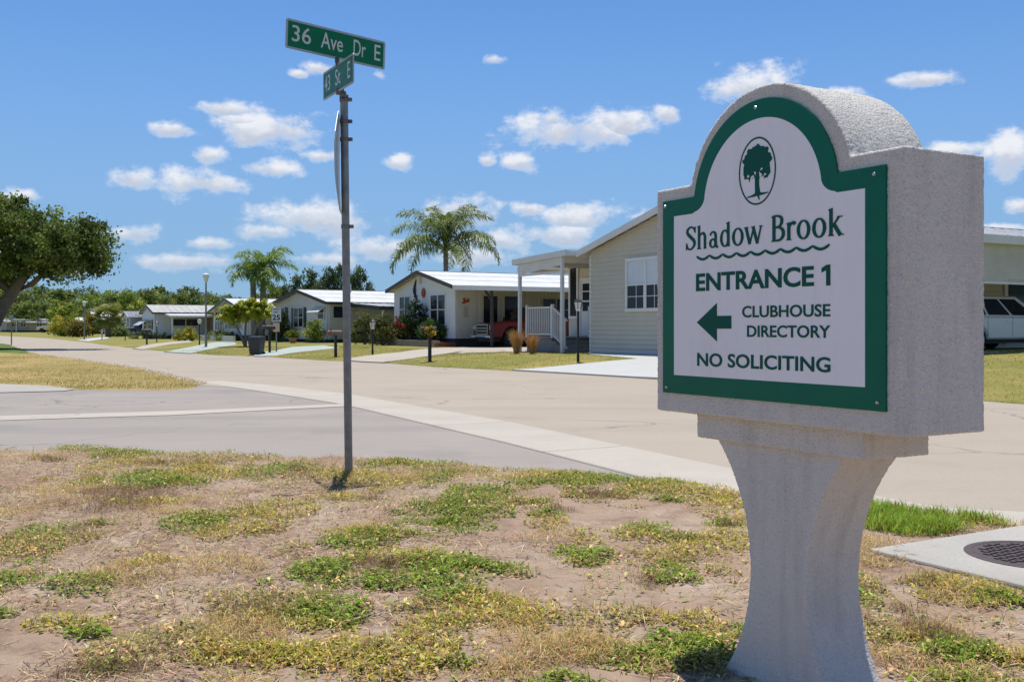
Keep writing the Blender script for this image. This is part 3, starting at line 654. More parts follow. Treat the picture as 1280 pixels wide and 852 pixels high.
def rough(o, voxel, strength, size):
    r = o.modifiers.new('remesh', 'REMESH'); r.mode = 'VOXEL'; r.voxel_size = voxel; r.use_smooth_shade = True
    for i, (st, sz_) in enumerate(((strength, size), (strength*.35, size*5))):
        tx = bpy.data.textures.new('stucco_grain', 'CLOUDS'); tx.noise_scale = sz_; tx.noise_depth = 2
        dm = o.modifiers.new('grain', 'DISPLACE'); dm.texture = tx; dm.strength = st; dm.texture_coords = 'LOCAL'; dm.mid_level = .5
zb, zs_, zp_ = sz(.859), sz(1.754), sz(2.062); hw = W_/2
poly = [(-hw, zb), (hw, zb), (hw, zs_)] + arc(.397*S, zs_, zp_) + [(-hw, zs_)]
block = MB().prism(poly, FY, DEP/2).build('block', 'stucco', monument); rough(block, .0055, .006, .007)
zl = sz(.764); lw = .414*S
ledge = MB().box(-lw, lw, FY+.045*S, DEP/2-.02*S, zl, zb+.01).build('ledge', 'stucco', monument); rough(ledge, .0055, .005, .007)
pz = np.linspace(-.03, zl+.01, 40); zm = sz(.30); half = zl - zm; Rr = ((half)**2 + (.182*S)**2)/(2*.182*S)
prof = [(.143*S + Rr - math.sqrt(max(Rr*Rr - min(abs(z-zm), half*1.02)**2, 0)), float(z)) for z in pz]
ped = MB().prism(prof + [(-a, z) for a, z in reversed(prof)], FY+.07*S, FY+.07*S+.262*S).build('pedestal', 'stucco', monument); rough(ped, .006, .005, .007)
# panel: green border plate and white face
def panel_poly(x0, x1, z0, zsh, ax, zpk, fil):
    p = [(lx(x0), sz(z0)), (lx(x1), sz(z0)), (lx(x1), sz(zsh))]
    cx = lx((x0+x1)/2); a = arc(ax*S, sz(zsh), sz(zpk), 48)
    if fil:
        r = fil*S; a = [q for q in a if q[1] > sz(zsh) + r*.85]
        e = a[0]; right = [(e[0] + r*(1-math.cos(t))*1.15, e[1] - r*.9*math.sin(t)) for t in np.linspace(math.pi/2, 0, 9)]
        right[0] = (right[0][0], sz(zsh)); a = right + a + [(-x, z) for x, z in reversed(right)]
    return p + [(cx + x, z) for x, z in a] + [(lx(x0), sz(zsh))]
pb = panel_poly(.05, 1.158, .935, 1.703, .360, 2.012, 0)
panel = MB().prism(pb, FY-.008, FY+.012).build('panel', 'panel_green', monument)
pw = panel_poly(.123, 1.079, 1.008, 1.638, .298, 1.944, .062)
face = MB().prism(pw, FY-.0095, FY-.007).build('panel_face', 'panel_white', panel)
for (x, z) in ((.585, 1.985), (.066, 1.682), (1.115, 1.678), (.075, .957), (1.128, .962)):
    MB().lathe([(.0, -.003), (.0045, -.0025), (.006, 0), (.006, .003)], (lx(x), FY-.0095, sz(z)), 10, 'y').build('screw', 'chrome', panel)
TY = FY - .0097
def put_text(body, x0, x1, z0, z1, bold, name='lettering', parent=None):
    o = link(name, text_fit(body, lx(x0), lx(x1), sz(z0), sz(z1), TY, bold), 'print_green', parent or panel); return o
def flat(name, polys, parent, mat='print_green', y=None, dz=.0002, th=.0012):
    mb = MB(); y = TY if y is None else y
    for i, p in enumerate(polys): mb.prism([(a, b) for a, b in p], y - th - i*dz, y)
    return mb.build(name, mat, parent)
put_text('ENTRANCE', .259, .865, 1.335, 1.404, .026)
flat('numeral', [[(lx(a), sz(b)) for a, b in ((.919,1.335),(.937,1.335),(.937,1.404),(.921,1.404),(.899,1.394),(.899,1.379),(.919,1.386))]], panel)
put_text('CLUBHOUSE', .517, .937, 1.2325, 1.2745, .016)
put_text('DIRECTORY', .543, .937, 1.162, 1.204, .016)
put_text('NO SOLICITING', .266, .937, 1.048, 1.099, .018)
flat('arrow', [[(lx(a), sz(b)) for a, b in ((.264,1.216),(.379,1.144),(.379,1.192),(.459,1.192),(.459,1.24),(.379,1.24),(.379,1.288))]], panel)
# flared serif lettering drawn from strokes (cap height = 1)
def spline(pts, n=10):
    out = []; P = [pts[0]] + list(pts) + [pts[-1]]
    for i in range(1, len(P)-2):
        for t in np.linspace(0, 1, n, endpoint=False):
            q = [.5*(2*P[i][k] + (-P[i-1][k]+P[i+1][k])*t + (2*P[i-1][k]-5*P[i][k]+4*P[i+1][k]-P[i+2][k])*t*t + (-P[i-1][k]+3*P[i][k]-3*P[i+1][k]+P[i+2][k])*t**3) for k in range(3)]
            out.append(q)
    out.append(list(pts[-1])); return out
def stroke(pts, curve=True):
    q = spline(pts) if curve else pts; L_, R_ = [], []
    for i, (x, y, w) in enumerate(q):
        a, b_ = q[max(i-1, 0)], q[min(i+1, len(q)-1)]; dx, dy = b_[0]-a[0], b_[1]-a[1]; l = math.hypot(dx, dy) or 1
        L_.append((x - dy/l*w/2, y + dx/l*w/2)); R_.append((x + dy/l*w/2, y - dx/l*w/2))
    return [[L_[i], R_[i], R_[i+1], L_[i+1]] for i in range(len(q)-1)]
def stem(x, y0, y1, w=.13, ft=.10, fb=.16):
    e = .07
    return [[(x-fb*.75, y0), (x+fb*.75, y0), (x+w*.5, y0+e), (x+w*.5, y1-e*1.4), (x+w*.5, y1), (x-ft*1.1, y1-.045), (x-w*.5, y1-e*1.6), (x-w*.5, y0+e)]]
def ring(cx, cy, rx, ry, w, th): 
    out = []; k = 28
    for i in range(k):
        a, b_ = 2*math.pi*i/k, 2*math.pi*(i+1)/k
        out.append([(cx+rx*math.cos(a), cy+ry*math.sin(a)), (cx+rx*math.cos(b_), cy+ry*math.sin(b_)), (cx+(rx-w)*math.cos(b_), cy+(ry-th)*math.sin(b_)), (cx+(rx-w)*math.cos(a), cy+(ry-th)*math.sin(a))])
    return out
XH = .68
GLY = {
 'S': (.60, stroke([(.53,.80,.10),(.47,.90,.08),(.30,.965,.08),(.13,.87,.12),(.12,.71,.14),(.30,.54,.15),(.48,.38,.15),(.50,.20,.13),(.33,.04,.08),(.15,.06,.08),(.07,.20,.11)]) + [[(.50,.73),(.57,.70),(.58,.97),(.50,.95)], [(.02,.0),(.09,.04),(.11,.28),(.03,.30)]]),
 'h': (.62, stem(.14, 0, 1.0) + stroke([(.16,.50,.06),(.26,.63,.08),(.38,.65,.11),(.46,.54,.13),(.47,.36,.13),(.47,.10,.13),(.47,0,.15)])),
 'a': (.56, stroke([(.10,.53,.09),(.20,.645,.07),(.33,.63,.10),(.40,.50,.13),(.40,.30,.13),(.41,.10,.13),(.52,.0,.07)]) + ring(.25,.19,.20,.20,.115,.065)),
 'd': (.62, [[(a + .02, b_) for a, b_ in q] for q in ring(.28,.34,.25,.355,.125,.065)] + stem(.48, 0, 1.0, fb=.10)),
 'o': (.64, ring(.32,.34,.29,.365,.13,.065)),
 'w': (.86, stroke([(.06,.68,.13),(.25,.0,.12)], False) + stroke([(.25,.0,.07),(.43,.60,.07)], False) + stroke([(.41,.68,.13),(.62,.0,.12)], False) + stroke([(.62,.0,.07),(.80,.68,.07)], False) + [[(-.03,.68),(-.03,.64),(.17,.64),(.17,.68)], [(.32,.68),(.32,.64),(.5,.64),(.5,.68)], [(.71,.68),(.71,.64),(.88,.64),(.88,.68)]]),
 ' ': (.34, []),
 'B': (.66, stem(.15, 0, 1.0, .14, .12, .17) + stroke([(.10,.965,.07),(.32,.965,.08),(.49,.88,.12),(.50,.70,.13),(.40,.57,.09),(.18,.53,.07)]) + stroke([(.18,.53,.07),(.40,.52,.09),(.56,.40,.13),(.57,.20,.13),(.42,.05,.09),(.10,.035,.07)])),
 'r': (.44, stem(.14, 0, .68) + stroke([(.16,.46,.06),(.24,.60,.09),(.36,.64,.13),(.42,.58,.13)])),
 'k': (.62, stem(.14, 0, 1.0) + stroke([(.17,.30,.07),(.48,.68,.07)], False) + stroke([(.27,.40,.13),(.52,.0,.14)], False) + [[(.38,.68),(.38,.64),(.60,.64),(.60,.68)], [(.43,.0),(.66,.0),(.66,.04),(.46,.05)]]),
}
adv = 0; polys = []
for ch in 'Shadow Brook':
    w, g = GLY[ch]; polys += [[(x+adv, y) for x, y in q] for q in g]; adv += w + .03
xs = [x for q in polys for x, _ in q]; x0, x1 = min(xs), max(xs)
polys = [[(lx(.198) + (x-x0)/(x1-x0)*(.797*S), sz(1.497) + y*.092*S) for x, y in q] for q in polys]
flat('lettering', polys, panel, dz=.0000025)
# the wavy line under the name
wp = []; nS = 9
for i in range(nS):
    for t in np.linspace(0, 1, 9):
        wp.append((.262 + (i+t)*(.672/nS), 1.470 - .013*math.sin(math.pi*t), .010 if .1 < t < .9 else .006))
flat('wave_line', [[(lx(a), sz(b_)) for a, b_ in q] for q in stroke(wp, False)], panel, dz=.0000025)
# tree emblem in its oval
ocx, ocz = lx(.594), sz(1.7565)
def E(x, z): return (ocx + x*S, ocz + z*S)
k = 48
flat('emblem_oval', [[E(.094*math.cos(a), .1215*math.sin(a)), E(.094*math.cos(b_), .1215*math.sin(b_)), E(.0885*math.cos(b_), .1155*math.sin(b_)), E(.0885*math.cos(a), .1155*math.sin(a))]
     for a, b_ in ((2*math.pi*i/k, 2*math.pi*(i+1)/k) for i in range(k))], panel, dz=.0000025)
cr = random.Random(5); crown = []
for i in range(72):
    a = 2*math.pi*i/72; rx, rz = .071, .060
    w = 1 + .055*math.sin(a*9+.4) + .045*math.sin(a*17+1.3) + cr.uniform(-.02, .02)
    if -2.5 < a - 2*math.pi + .1 < -.5: w *= .93
    crown.append(E(rx*w*math.cos(a), .032 + rz*w*math.sin(a) - (.022 if math.sin(a) < -.2 and abs(math.cos(a)) > .55 else 0)))
tree_em = [crown]
for pts in ([(.004,-.088,.030),(.001,-.06,.022),(.0,-.035,.021),(.0,.01,.018)], [(.0,-.03,.014),(-.018,-.012,.009),(-.036,.004,.006)], [(.002,-.03,.014),(.020,-.010,.009),(.034,.006,.006)],
            [(.0,-.082,.014),(-.022,-.087,.008),(-.052,-.090,.003)], [(.004,-.082,.014),(.028,-.084,.008),(.056,-.082,.003)], [(.003,-.08,.012),(.008,-.094,.007),(.012,-.104,.003)]):
    tree_em += [[E(a, b_) for a, b_ in q] for q in stroke([(x, z, w) for x, z, w in pts])]
flat('emblem_tree', tree_em, panel, dz=.000003)
gaps = [[E(a, b_) for a, b_ in q] for q in ([(-.030,-.018),(-.018,-.012),(-.010,-.026)], [(.012,-.004),(.028,-.016),(.016,-.026)], [(.026,.010),(.030,.002),(.016,.0)], [(-.046,-.008),(-.036,-.014),(-.05,-.02)], [(-.014,.0),(-.004,-.004),(-.008,-.016)], [(.040,-.012),(.050,-.018),(.036,-.022)])]
flat('emblem_gap', gaps, panel, 'panel_white', y=TY-.0017, dz=.000003, th=.0004)

# ------------------------------------------------------------------ street name post
post = thing('street_sign_post', 'galvanised round post carrying two green street name signs and an octagonal plate', 'street sign', (-1.275, 8.0, 0))
post.rotation_euler = (0, -.0125, 0)
MB().tube([(0,0,-.04),(0,0,2.995)], .031, 16).build('pole', 'galv', post, smooth=True)
def blade(L_, H_, zc, dirv, off, roll, text, fit, gmat, tmat, label):
    b = MB().prism([(-L_/2+.012, -H_/2), (L_/2-.012, -H_/2), (L_/2, -H_/2+.012), (L_/2, H_/2-.012), (L_/2-.012, H_/2), (-L_/2+.012, H_/2), (-L_/2, H_/2-.012), (-L_/2, -H_/2+.012)], -.0025, .0025).build('name_blade', 'alu', post)
    b.location = (off[0], off[1], zc); b.rotation_euler = (0, -roll, math.atan2(dirv[1], dirv[0])); b['label'] = label
    for s in (-1, 1):
        f = MB().prism([(-L_/2+.017, -H_/2+.017), (L_/2-.017, -H_/2+.017), (L_/2-.017, H_/2-.017), (-L_/2+.017, H_/2-.017)], s*.0028-.0005, s*.0028+.0005).build('green_field', gmat, b)
        for tx, a0, a1, c0, c1 in fit:
            t = link('lettering', text_fit(tx, a0, a1, c0, c1, -.0034, .004, .0006), tmat, b)
            if s > 0: t.rotation_euler = (0, 0, math.pi)
    return b
blade(.87, .228, 3.40, (.785,.62), (-.05, 0), -.05, '', [('36', -.385, -.225, -.052, .073), ('Ave', -.14, .05, -.052, .073), ('Dr', .145, .255, -.052, .073), ('E', .335, .39, -.052, .073)], 'sign_green', 'sign_white', 'green sign reading 36 Ave Dr E')
blade(.755, .225, 3.142, (.463,-.886), (-.045, 0), -.02, '', [('43', -.33, -.19, -.055, .07), ('St', -.06, .07, -.055, .07), ('E', .24, .30, -.055, .07)], 'sign_green_faded', 'sign_white', 'faded green sign reading 43 St E seen almost edge on')
br = MB(); br.lathe([(.036,0),(.036,.03),(.02,.035),(.016,.06)], (0,0,2.975), 14); br.box(-.06,.0,-.012,.012,3.01,3.06); br.build('cap_bracket', 'galv_dark', post, smooth=True)
MB().bar((-.048,-.012,3.25),(-.048,.012,3.29),.03,.05).build('cross_bracket', 'galv_dark', post)
for z in (2.97, 2.80, 2.66, 1.98):
    c_ = MB(); c_.lathe([(.036,0),(.036,.03)], (0,0,z-.015), 14); c_.box(.03,.062,-.012,.012,z-.013,z+.013); c_.build('clamp', 'galv_dark', post, smooth=True)
oc = []; k = 8
pl = MB(); rr = .38/math.cos(math.pi/8); rows = 9
vd = Vector((-.118, .993, 0)); nd = Vector((-vd.y, vd.x, 0))          # plate stands along the line of sight
zs2 = np.linspace(-.38, .38, 13); vs = []
for z in zs2:
    w = .38 if abs(z) <= rr*math.sin(math.pi/8) else .38 - (abs(z) - rr*math.sin(math.pi/8))
    bow = .022*(1-(z/.38)**2)
    for s in (-1, 1):
        for q in (0, 1):
            p = vd*(s*w) + nd*(bow + q*.004 - (-.036)); vs.append((p.x, p.y, 2.47+z))
pl.v = vs; n_ = len(zs2)
for i in range(n_-1):
    a = i*4; b_ = a+4; pl.f += [(a, a+2, b_+2, b_), (a+1, b_+1, b_+3, a+3), (a, b_, b_+1, a+1), (a+2, a+3, b_+3, b_+2)]
pl.f += [(0,1,3,2), ((n_-1)*4, (n_-1)*4+2, (n_-1)*4+3, (n_-1)*4+1)]
po = pl.build('octagonal_plate', 'alu', post); po['label'] = 'octagonal traffic sign plate seen edge on'
po.data.materials.append(M['red_sheet'])
for p_ in po.data.polygons:
    if p_.normal.dot(nd) > .9: p_.material_index = 1

# ------------------------------------------------------------------ inlet slab with cast iron cover
s0 = SLAB0
sl = thing('inlet_slab', 'pale concrete slab beside the road holding a round iron cover', 'slab', (s0.x, s0.y, 0), math.atan2(N.y, N.x))
mb = MB(); mb.box(0, 1.30, -1.7, .0, -.08, .078); slab = mb.build('slab', 'concrete', sl, bevel=.012)
cv = thing('manhole_cover', 'round rusty iron manhole cover set in the concrete slab', 'manhole cover', (s0.x + N.x*.60 - D.x*.52, s0.y + N.y*.60 - D.y*.52, .078), math.atan2(N.y, N.x))
MB().lathe([(.335, -.03), (.335, .003), (.30, .004), (.30, .0025)], n=40).build('frame_ring', 'iron', cv)
MB().lathe([(.292, -.02), (.292, .003)], n=40).build('lid', 'iron', cv)
st = MB()
for i in range(-6, 7):
    for j in range(-6, 7):
        x, y = i*.042, j*.042
        if math.hypot(x, y) < .26: st.box(x-.015, x+.015, y-.009 if (i+j) % 2 else y-.016, y+.009 if (i+j) % 2 else y+.016, .0015, .0085)
st.build('tread_studs', 'iron', cv)
# scraps of litter on the soil
for (u, v, s) in ((170, 735, .022), (537, 722, .012), (131, 787, .011), (90, 728, .010)):
    p = gp(u, v); z = float(verge_z(np.array([p.x]), np.array([p.y]))[0][0])
    mb = MB(); rr_ = random.Random(u)
    ring_ = [(s*(.7+.5*rr_.random())*math.cos(a), s*.6*(.7+.5*rr_.random())*math.sin(a), rr_.random()*s*.7) for a in np.linspace(0, 6.28, 8)[:-1]]
    mb.add(ring_ + [(0, 0, s*.8)], [(i, (i+1) % 7, 7) for i in range(7)])
    o = mb.build('paper_scrap', 'scrap', loc=(p.x, p.y, z+.006)); tag(o, {170: 'largest crumpled white scrap lying in the dry straw', 537: 'white scrap caught in the green weeds on the verge', 131: 'small white scrap on bare soil at the edge of yellow weeds', 90: 'tiny white scrap beside dark brown soil on the verge'}[u], 'litter', 'white scraps on the verge')

# ------------------------------------------------------------------ houses
class House:
    """a house whose front-near corner stands at photo column u, y metres away; local x runs along the front (towards the camera side), y back from the road"""
    def __init__(s, name, label, u, y, ang, zb, cat='house', group=None):
        a = R(ang); s.D = Vector((-math.sin(a), math.cos(a))); s.N = Vector((math.cos(a), math.sin(a))); s.P = Vector(at(u, y)); s.zb = zb
        s.root = thing(name, label, cat, (s.P.x, s.P.y, zb), math.atan2(-s.D.y, -s.D.x), group)
    def depth(s, x, y): return s.P.y + s.N.y*y - s.D.y*x
    def fx(s, u, y=0):
        k = (u-640)/F_PX; return (k*(s.P.y + s.N.y*y) - s.P.x - s.N.x*y)/(-s.D.x + k*s.D.y)
    def ry(s, u, x=0):
        k = (u-640)/F_PX; return (k*(s.P.y - s.D.y*x) - s.P.x + s.D.x*x)/(s.N.x - k*s.N.y)
    def z(s, v, x, y=0): return CAM_H + (HORIZON - v)/F_PX*s.depth(x, y) - s.zb
    def world(s, x, y): return (s.P.x - s.D.x*x + s.N.x*y, s.P.y - s.D.y*x + s.N.y*y)
    def shell(s, x0, x1, y1, floor, eave, pitch, wall, skirt, lap=0, batten=0, y0=0, apex=None):
        """walls with a gable to the road, skirting below; lap = height of lapped courses, batten = spacing of vertical boards"""
        xm = (x0+x1)/2 if apex is None else apex; zt = eave + pitch*(x1-xm); zl = zt - pitch*(xm-x0)
        w = MB().prism([(x0, floor), (x1, floor), (x1, eave), (xm, zt), (x0, zl)], y0, y1)
        def width(z):
            return (x0 if z <= zl else x0 + (z-zl)/pitch), (x1 if z <= eave else x1 - (z-eave)/pitch)
        if lap:
            z = floor
            while z < zt - .02:
                h = min(lap, zt - z - .005); a0, b0 = width(z); a1, b1 = width(z+h)
                if b1 > a1: w.add([(a0, y0-.05, z), (b0, y0-.05, z), (b1, y0-.004, z+h), (a1, y0-.004, z+h), (a0, y0, z), (b0, y0, z)], [(0,1,2,3), (5,1,0,4)])
                if z + h <= eave: w.add([(x1+.05, y0, z), (x1+.05, y1, z), (x1+.004, y1, z+h), (x1+.004, y0, z+h), (x1, y0, z), (x1, y1, z)], [(0,1,2,3), (5,1,0,4)])
                z += lap
        if batten:
            x = x0 + batten
            while x < x1 - .02:
                zz = eave + pitch*(x1-x) if x > xm else zl + pitch*(x-x0); w.box(x-.012, x+.012, y0-.012, y0+.01, floor, zz-.02); x += batten
            y = y0 + batten
            while y < y1: w.box(x1-.01, x1+.012, y-.012, y+.012, floor, eave-.01); y += batten
        w.build('wall', wall, s.root)
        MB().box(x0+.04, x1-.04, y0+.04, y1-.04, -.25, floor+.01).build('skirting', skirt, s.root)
    def roof(s, x0, x1, y0, y1, eave, pitch, mat, fascia, ov=.35, rib=.45, th=.09, apex=None, lowf=None):
        """gabled roof of ribbed metal, ridge running back from the road"""
        xm = (x0+x1)/2 if apex is None else apex; zt = eave + pitch*(x1-xm) + .06; zl = zt - pitch*(xm-x0+ov); zr = zt - pitch*(x1-xm+ov)
        a, b, f, k = x0-ov, x1+ov, y0-ov, y1+ov
        rf = MB()
        rf.hexa([(a, f, zl), (xm, f, zt), (xm, k, zt), (a, k, zl), (a, f, zl+.035), (xm, f, zt+.035), (xm, k, zt+.035), (a, k, zl+.035)])
        rf.hexa([(xm, f, zt), (b, f, zr), (b, k, zr), (xm, k, zt), (xm, f, zt+.035), (b, f, zr+.035), (b, k, zr+.035), (xm, k, zt+.035)])
        if not rib:
            for t in (.33, .66):
                for e_, ze in ((a, zl), (b, zr)): rf.box(xm+(e_-xm)*t-.025, xm+(e_-xm)*t+.025, f+.04, k-.04, zt+(ze-zt)*t+.03, zt+(ze-zt)*t+.047)
        y = f + rib
        while rib and y < k - .1:
            rf.bar((xm, y, zt+.045), (b, y, zr+.045), .05, .03); rf.bar((xm, y, zt+.045), (a, y, zl+.045), .05, .03); y += rib
        ro = rf.build('roof', mat, s.root)
        r = MB(); e = .02
        r.hexa([(a-e, f-e, zl-.14), (xm, f-e, zt-.14), (xm, f+.03, zt-.14), (a-e, f+.03, zl-.14), (a-e, f-e, zl+.05), (xm, f-e, zt+.05), (xm, f+.03, zt+.05), (a-e, f+.03, zl+.05)])
        r.hexa([(xm, f-e, zt-.14), (b+e, f-e, zr-.14), (b+e, f+.03, zr-.14), (xm, f+.03, zt-.14), (xm, f-e, zt+.05), (b+e, f-e, zr+.05), (b+e, f+.03, zr+.05), (xm, f+.03, zt+.05)])
        r.build('rake_fascia', fascia, ro)
        g = MB().box(b-.01, b+.07, f+.031, k, zr-.12, zr+.02).build('gutter', lowf or fascia, ro)
        MB().box(a-.07, a+.01, f+.031, k, zl-.12, zl+.02).build('gutter', lowf or fascia, ro)
        MB().box(xm-.12, xm+.12, f+.05, k-.05, zt+.03, zt+.05).build('ridge_cap', mat, ro)
        return ro
    def pbox(s, mb, pl, a0, a1, o0, o1, z0, z1, off=0):
        if pl == 'f': mb.box(a0, a1, off-o1, off-o0, z0, z1)
        else: mb.box(off+o0, off+o1, a0, a1, z0, z1)
    def window(s, pl, a0, a1, z0, z1, off=0, n=2, mid=True, frame='white', shut=None, blind=False, fw=.07, munt=False, name='window'):
        fr = MB(); B = s.pbox; w = fw
        B(fr, pl, a0-w, a1+w, .0, .05, z1, z1+w, off); B(fr, pl, a0-w, a1+w, .0, .06, z0-w, z0, off)
        B(fr, pl, a0-w, a0, .0, .05, z0, z1, off); B(fr, pl, a1, a1+w, .0, .05, z0, z1, off)
        for i in range(1, n):
            c = a0 + (a1-a0)*i/n; B(fr, pl, c-w*.6, c+w*.6, .0, .05, z0, z1, off)
        if mid: B(fr, pl, a0, a1, .0, .042, (z0+z1)/2-.025, (z0+z1)/2+.025, off)
        wo_ = fr.build(name, frame, s.root)
        for i in range(n):
            b0, b1 = a0 + (a1-a0)*i/n, a0 + (a1-a0)*(i+1)/n; zm = (z0+z1)/2
            for q0, q1, up in (((z0, zm, 0), (zm, z1, 1)) if mid else ((z0, z1, 0),)):
                g = MB(); B(g, pl, b0+.005, b1-.005, .016, .022, q0+.005, q1-.005, off); g.build('pane', 'blind' if (blind and up) else 'glass', wo_)
                if munt and not (blind and up):
                    m_ = MB(); c = (b0+b1)/2; B(m_, pl, c-.01, c+.01, .018, .032, q0, q1, off); zz = (q0+q1)/2; B(m_, pl, b0, b1, .018, .030, zz-.01, zz+.01, off); m_.build('muntin', frame, wo_)
        if shut:
            for c0, c1 in ((a0-w-.36, a0-w-.02), (a1+w+.02, a1+w+.36)):
                g = MB(); B(g, pl, c0, c1, .0, .03, z0-.05, z1+.05, off)
                z = z0
                while z < z1: B(g, pl, c0+.05, c1-.05, .03, .038, z, z+.05, off); z += .09
                g.build('shutter', shut, wo_)
        return wo_
    def door(s, pl, a0, a1, z0, z1, off=0, mat='white', glass=None, fw=.07):
        fr = MB(); B = s.pbox
        B(fr, pl, a0-fw, a0, .0, .05, z0, z1+fw, off); B(fr, pl, a1, a1+fw, .0, .05, z0, z1+fw, off); B(fr, pl, a0, a1, .0, .05, z1, z1+fw, off); B(fr, pl, a0, a1, .0, .025, z0, z1, off)
        d = fr.build('door', mat, s.root)
        if glass:
            for (g0, g1) in glass:
                g = MB(); B(g, pl, a0+.10, a1-.10, .022, .030, z0+(z1-z0)*g0, z0+(z1-z0)*g1, off); g.build('pane', 'glass', d)
        h = MB(); B(h, pl, a1-.12, a1-.06, .03, .09, z0+.95, z0+1.02, off); h.build('handle', 'chrome', d)
        return d
    def awning(s, pl, a0, a1, z, out, drop, off=0, mat='white'):
        m_ = MB(); k = max(3, int((a1-a0)/.22))
        for i in range(k):
            b0, b1 = a0+(a1-a0)*i/k, a0+(a1-a0)*(i+1)/k-.03; lift = .02*(i % 2)
            P8 = []
            for dz in (0, .03):
                for (aa, oo, zz) in ((b0, 0, z), (b1, 0, z), (b1, out, z-drop), (b0, out, z-drop)):
                    P8.append((aa, off-oo, zz+dz+lift) if pl == 'f' else (off+oo, aa, zz+dz+lift))
            m_.hexa(P8)
        return m_.build('awning', mat, s.root)
    def posts(s, pts, z0, z1, mat, w=.1, name='post'):
        for x, y in pts: MB().box(x-w/2, x+w/2, y-w/2, y+w/2, z0, z1).build(name, mat, s.root, bevel=.008)
    def slab_roof(s, x0, x1, y0, y1, zx0, zx1, mat, fascia, th=.1, rib=0, name='carport_roof'):
        """flat or single pitch roof, height zx0 at x0 and zx1 at x1"""
        r = MB(); r.hexa([(x0,y0,zx0),(x1,y0,zx1),(x1,y1,zx1),(x0,y1,zx0),(x0,y0,zx0+.05),(x1,y0,zx1+.05),(x1,y1,zx1+.05),(x0,y1,zx0+.05)])
        y = y0+.3
        while rib and y < y1: r.bar((x0+.01,y,zx0+.06),(x1-.01,y,zx1+.06),.05,.03); y += rib
        o = r.build(name, mat, s.root)
        e = .025; f = MB()
        f.hexa([(x0-e,y0-e,zx0-th),(x1+e,y0-e,zx1-th),(x1+e,y0-.001,zx1-th),(x0-e,y0-.001,zx0-th),(x0-e,y0-e,zx0+.06),(x1+e,y0-e,zx1+.06),(x1+e,y0-.001,zx1+.06),(x0-e,y0-.001,zx0+.06)])
        for x, zz, sg in ((x0, zx0, -1), (x1, zx1, 1)):
            a, b = (x-e, x-.001) if sg < 0 else (x+.001, x+e); f.box(a, b, y0, y1, zz-th, zz+.055)
        f.build('fascia', fascia, o); return o

def rail(root, a, b, z0, h, mat, posts=(True, True), step=.115, name='railing', dz=0):
    """railing from a to b (x, y), balusters each a piece; dz = drop at b"""
    a, b = Vector((a[0], a[1], z0)), Vector((b[0], b[1], z0+dz)); L_ = (b-a).length; up = Vector((0, 0, 1))
    r = MB(); r.bar(a+up*h, b+up*h, .07, .05); o = r.build(name, mat, root); MB().bar(a+up*.1, b+up*.1, .05, .05).build('bottom_rail', mat, o)
    n = max(1, int(L_/step)); me = None
    for i in range(1, n):
        p = a + (b-a)*i/n
        if me is None:
            q = MB().box(-.016, .016, -.016, .016, .1, h-.02).build('baluster', mat, o); me = q.data; q.location = p
        else:
            q = bpy.data.objects.new('baluster', me); COL.objects.link(q); q.parent = o; q.location = p
    for e, yes in ((a, posts[0]), (b, posts[1])):
        if yes: MB().box(e.x-.05, e.x+.05, e.y-.05, e.y+.05, e.z-.02, e.z+h+.1).build('newel', mat, o, bevel=.01)
    return o

# --- house 1: sage lapped siding, deep porch
zb = gz(*at(738.5, 32.5)); H = House('sage_house', 'sage green house with lapped siding, white windows and covered porch with steps', 738.5, 32.5, 29.7, zb)
ev = H.z(313, 0); h1 = H
H.shell(0, 8.2, 17, .06, ev-.05, .245, 'sage_wall', 'skirt_dark', lap=.14)
H.roof(0, 8.2, 0, 17, ev-.05, .245, 'roof_white', 'white', ov=.32, rib=.5, lowf='white')
x0 = H.fx(787)
H.window('f', x0, x0+1.75, H.z(385, x0+.8), H.z(325.5, x0+.8), -.052, 2, True, blind=True, munt=True, fw=.10)
H.window('f', 5.4, 7.1, H.z(385, x0+.8), H.z(325.5, x0+.8), -.052, 2, True, blind=True, munt=True, fw=.10)
MB().box(-.03, .06, -.035, .06, .0, ev-.16).build('corner_board', 'white', H.root)
MB().box(.05, 8.2, -.03, -.022, -.1, .07).build('base_board', 'drive_mint', H.root)
fl = .50; sb = 2.74                                     # porch floor, set-back of the porch wall
wing = MB().box(-5.5, -.005, sb, 12, .0, ev-.1)
z = .5
while z < ev-.25: wing.add([(-5.5, sb-.02, z), (-.005, sb-.02, z), (-.005, sb-.004, z+.115), (-5.5, sb-.004, z+.115), (-5.5, sb, z), (-.005, sb, z)], [(0,1,2,3), (5,1,0,4)]); z += .115
wing.build('porch_wall', 'sage_wall', H.root)
H.door('f', -4.62, -3.75, fl+.02, fl+2.08, sb-.02, 'white', [(.44,.60),(.63,.78),(.80,.93)])
H.window('f', -5.35, -4.9, fl+.75, fl+2.55, sb-.02, 1, False, fw=.09)
yf = -.55
H.slab_roof(-3.95, -.55, yf-.05, sb+.3, 3.12, ev-.02, 'roof_white', 'white', th=.13, name='porch_roof')
H.slab_roof(-6.0, -3.98, .8, sb+.3, 3.0, 3.10, 'roof_white', 'white', th=.13, name='porch_roof')
H.posts([(-3.62, yf+.05), (-.9, yf+.05)], -.1, 3.2, 'white', .105)
ga = MB(); n = 22
for i in range(n):
    a, b = -3.55 + (2.6/n)*i, -3.55 + (2.6/n)*(i+1)-.012; t = (a+3.95)/3.4; ga.box(a, b, yf+.01, yf+.03, 2.62+.25*t, 3.02+.26*t)
ga.build('porch_valance', 'white', H.root)
MB().box(-3.55, -.95, yf+.0, yf+.06, 2.58, 2.66).build('valance_rail', 'white', H.root)
xd = H.fx(657, -.3); bme = None                         # deck boards, each a piece
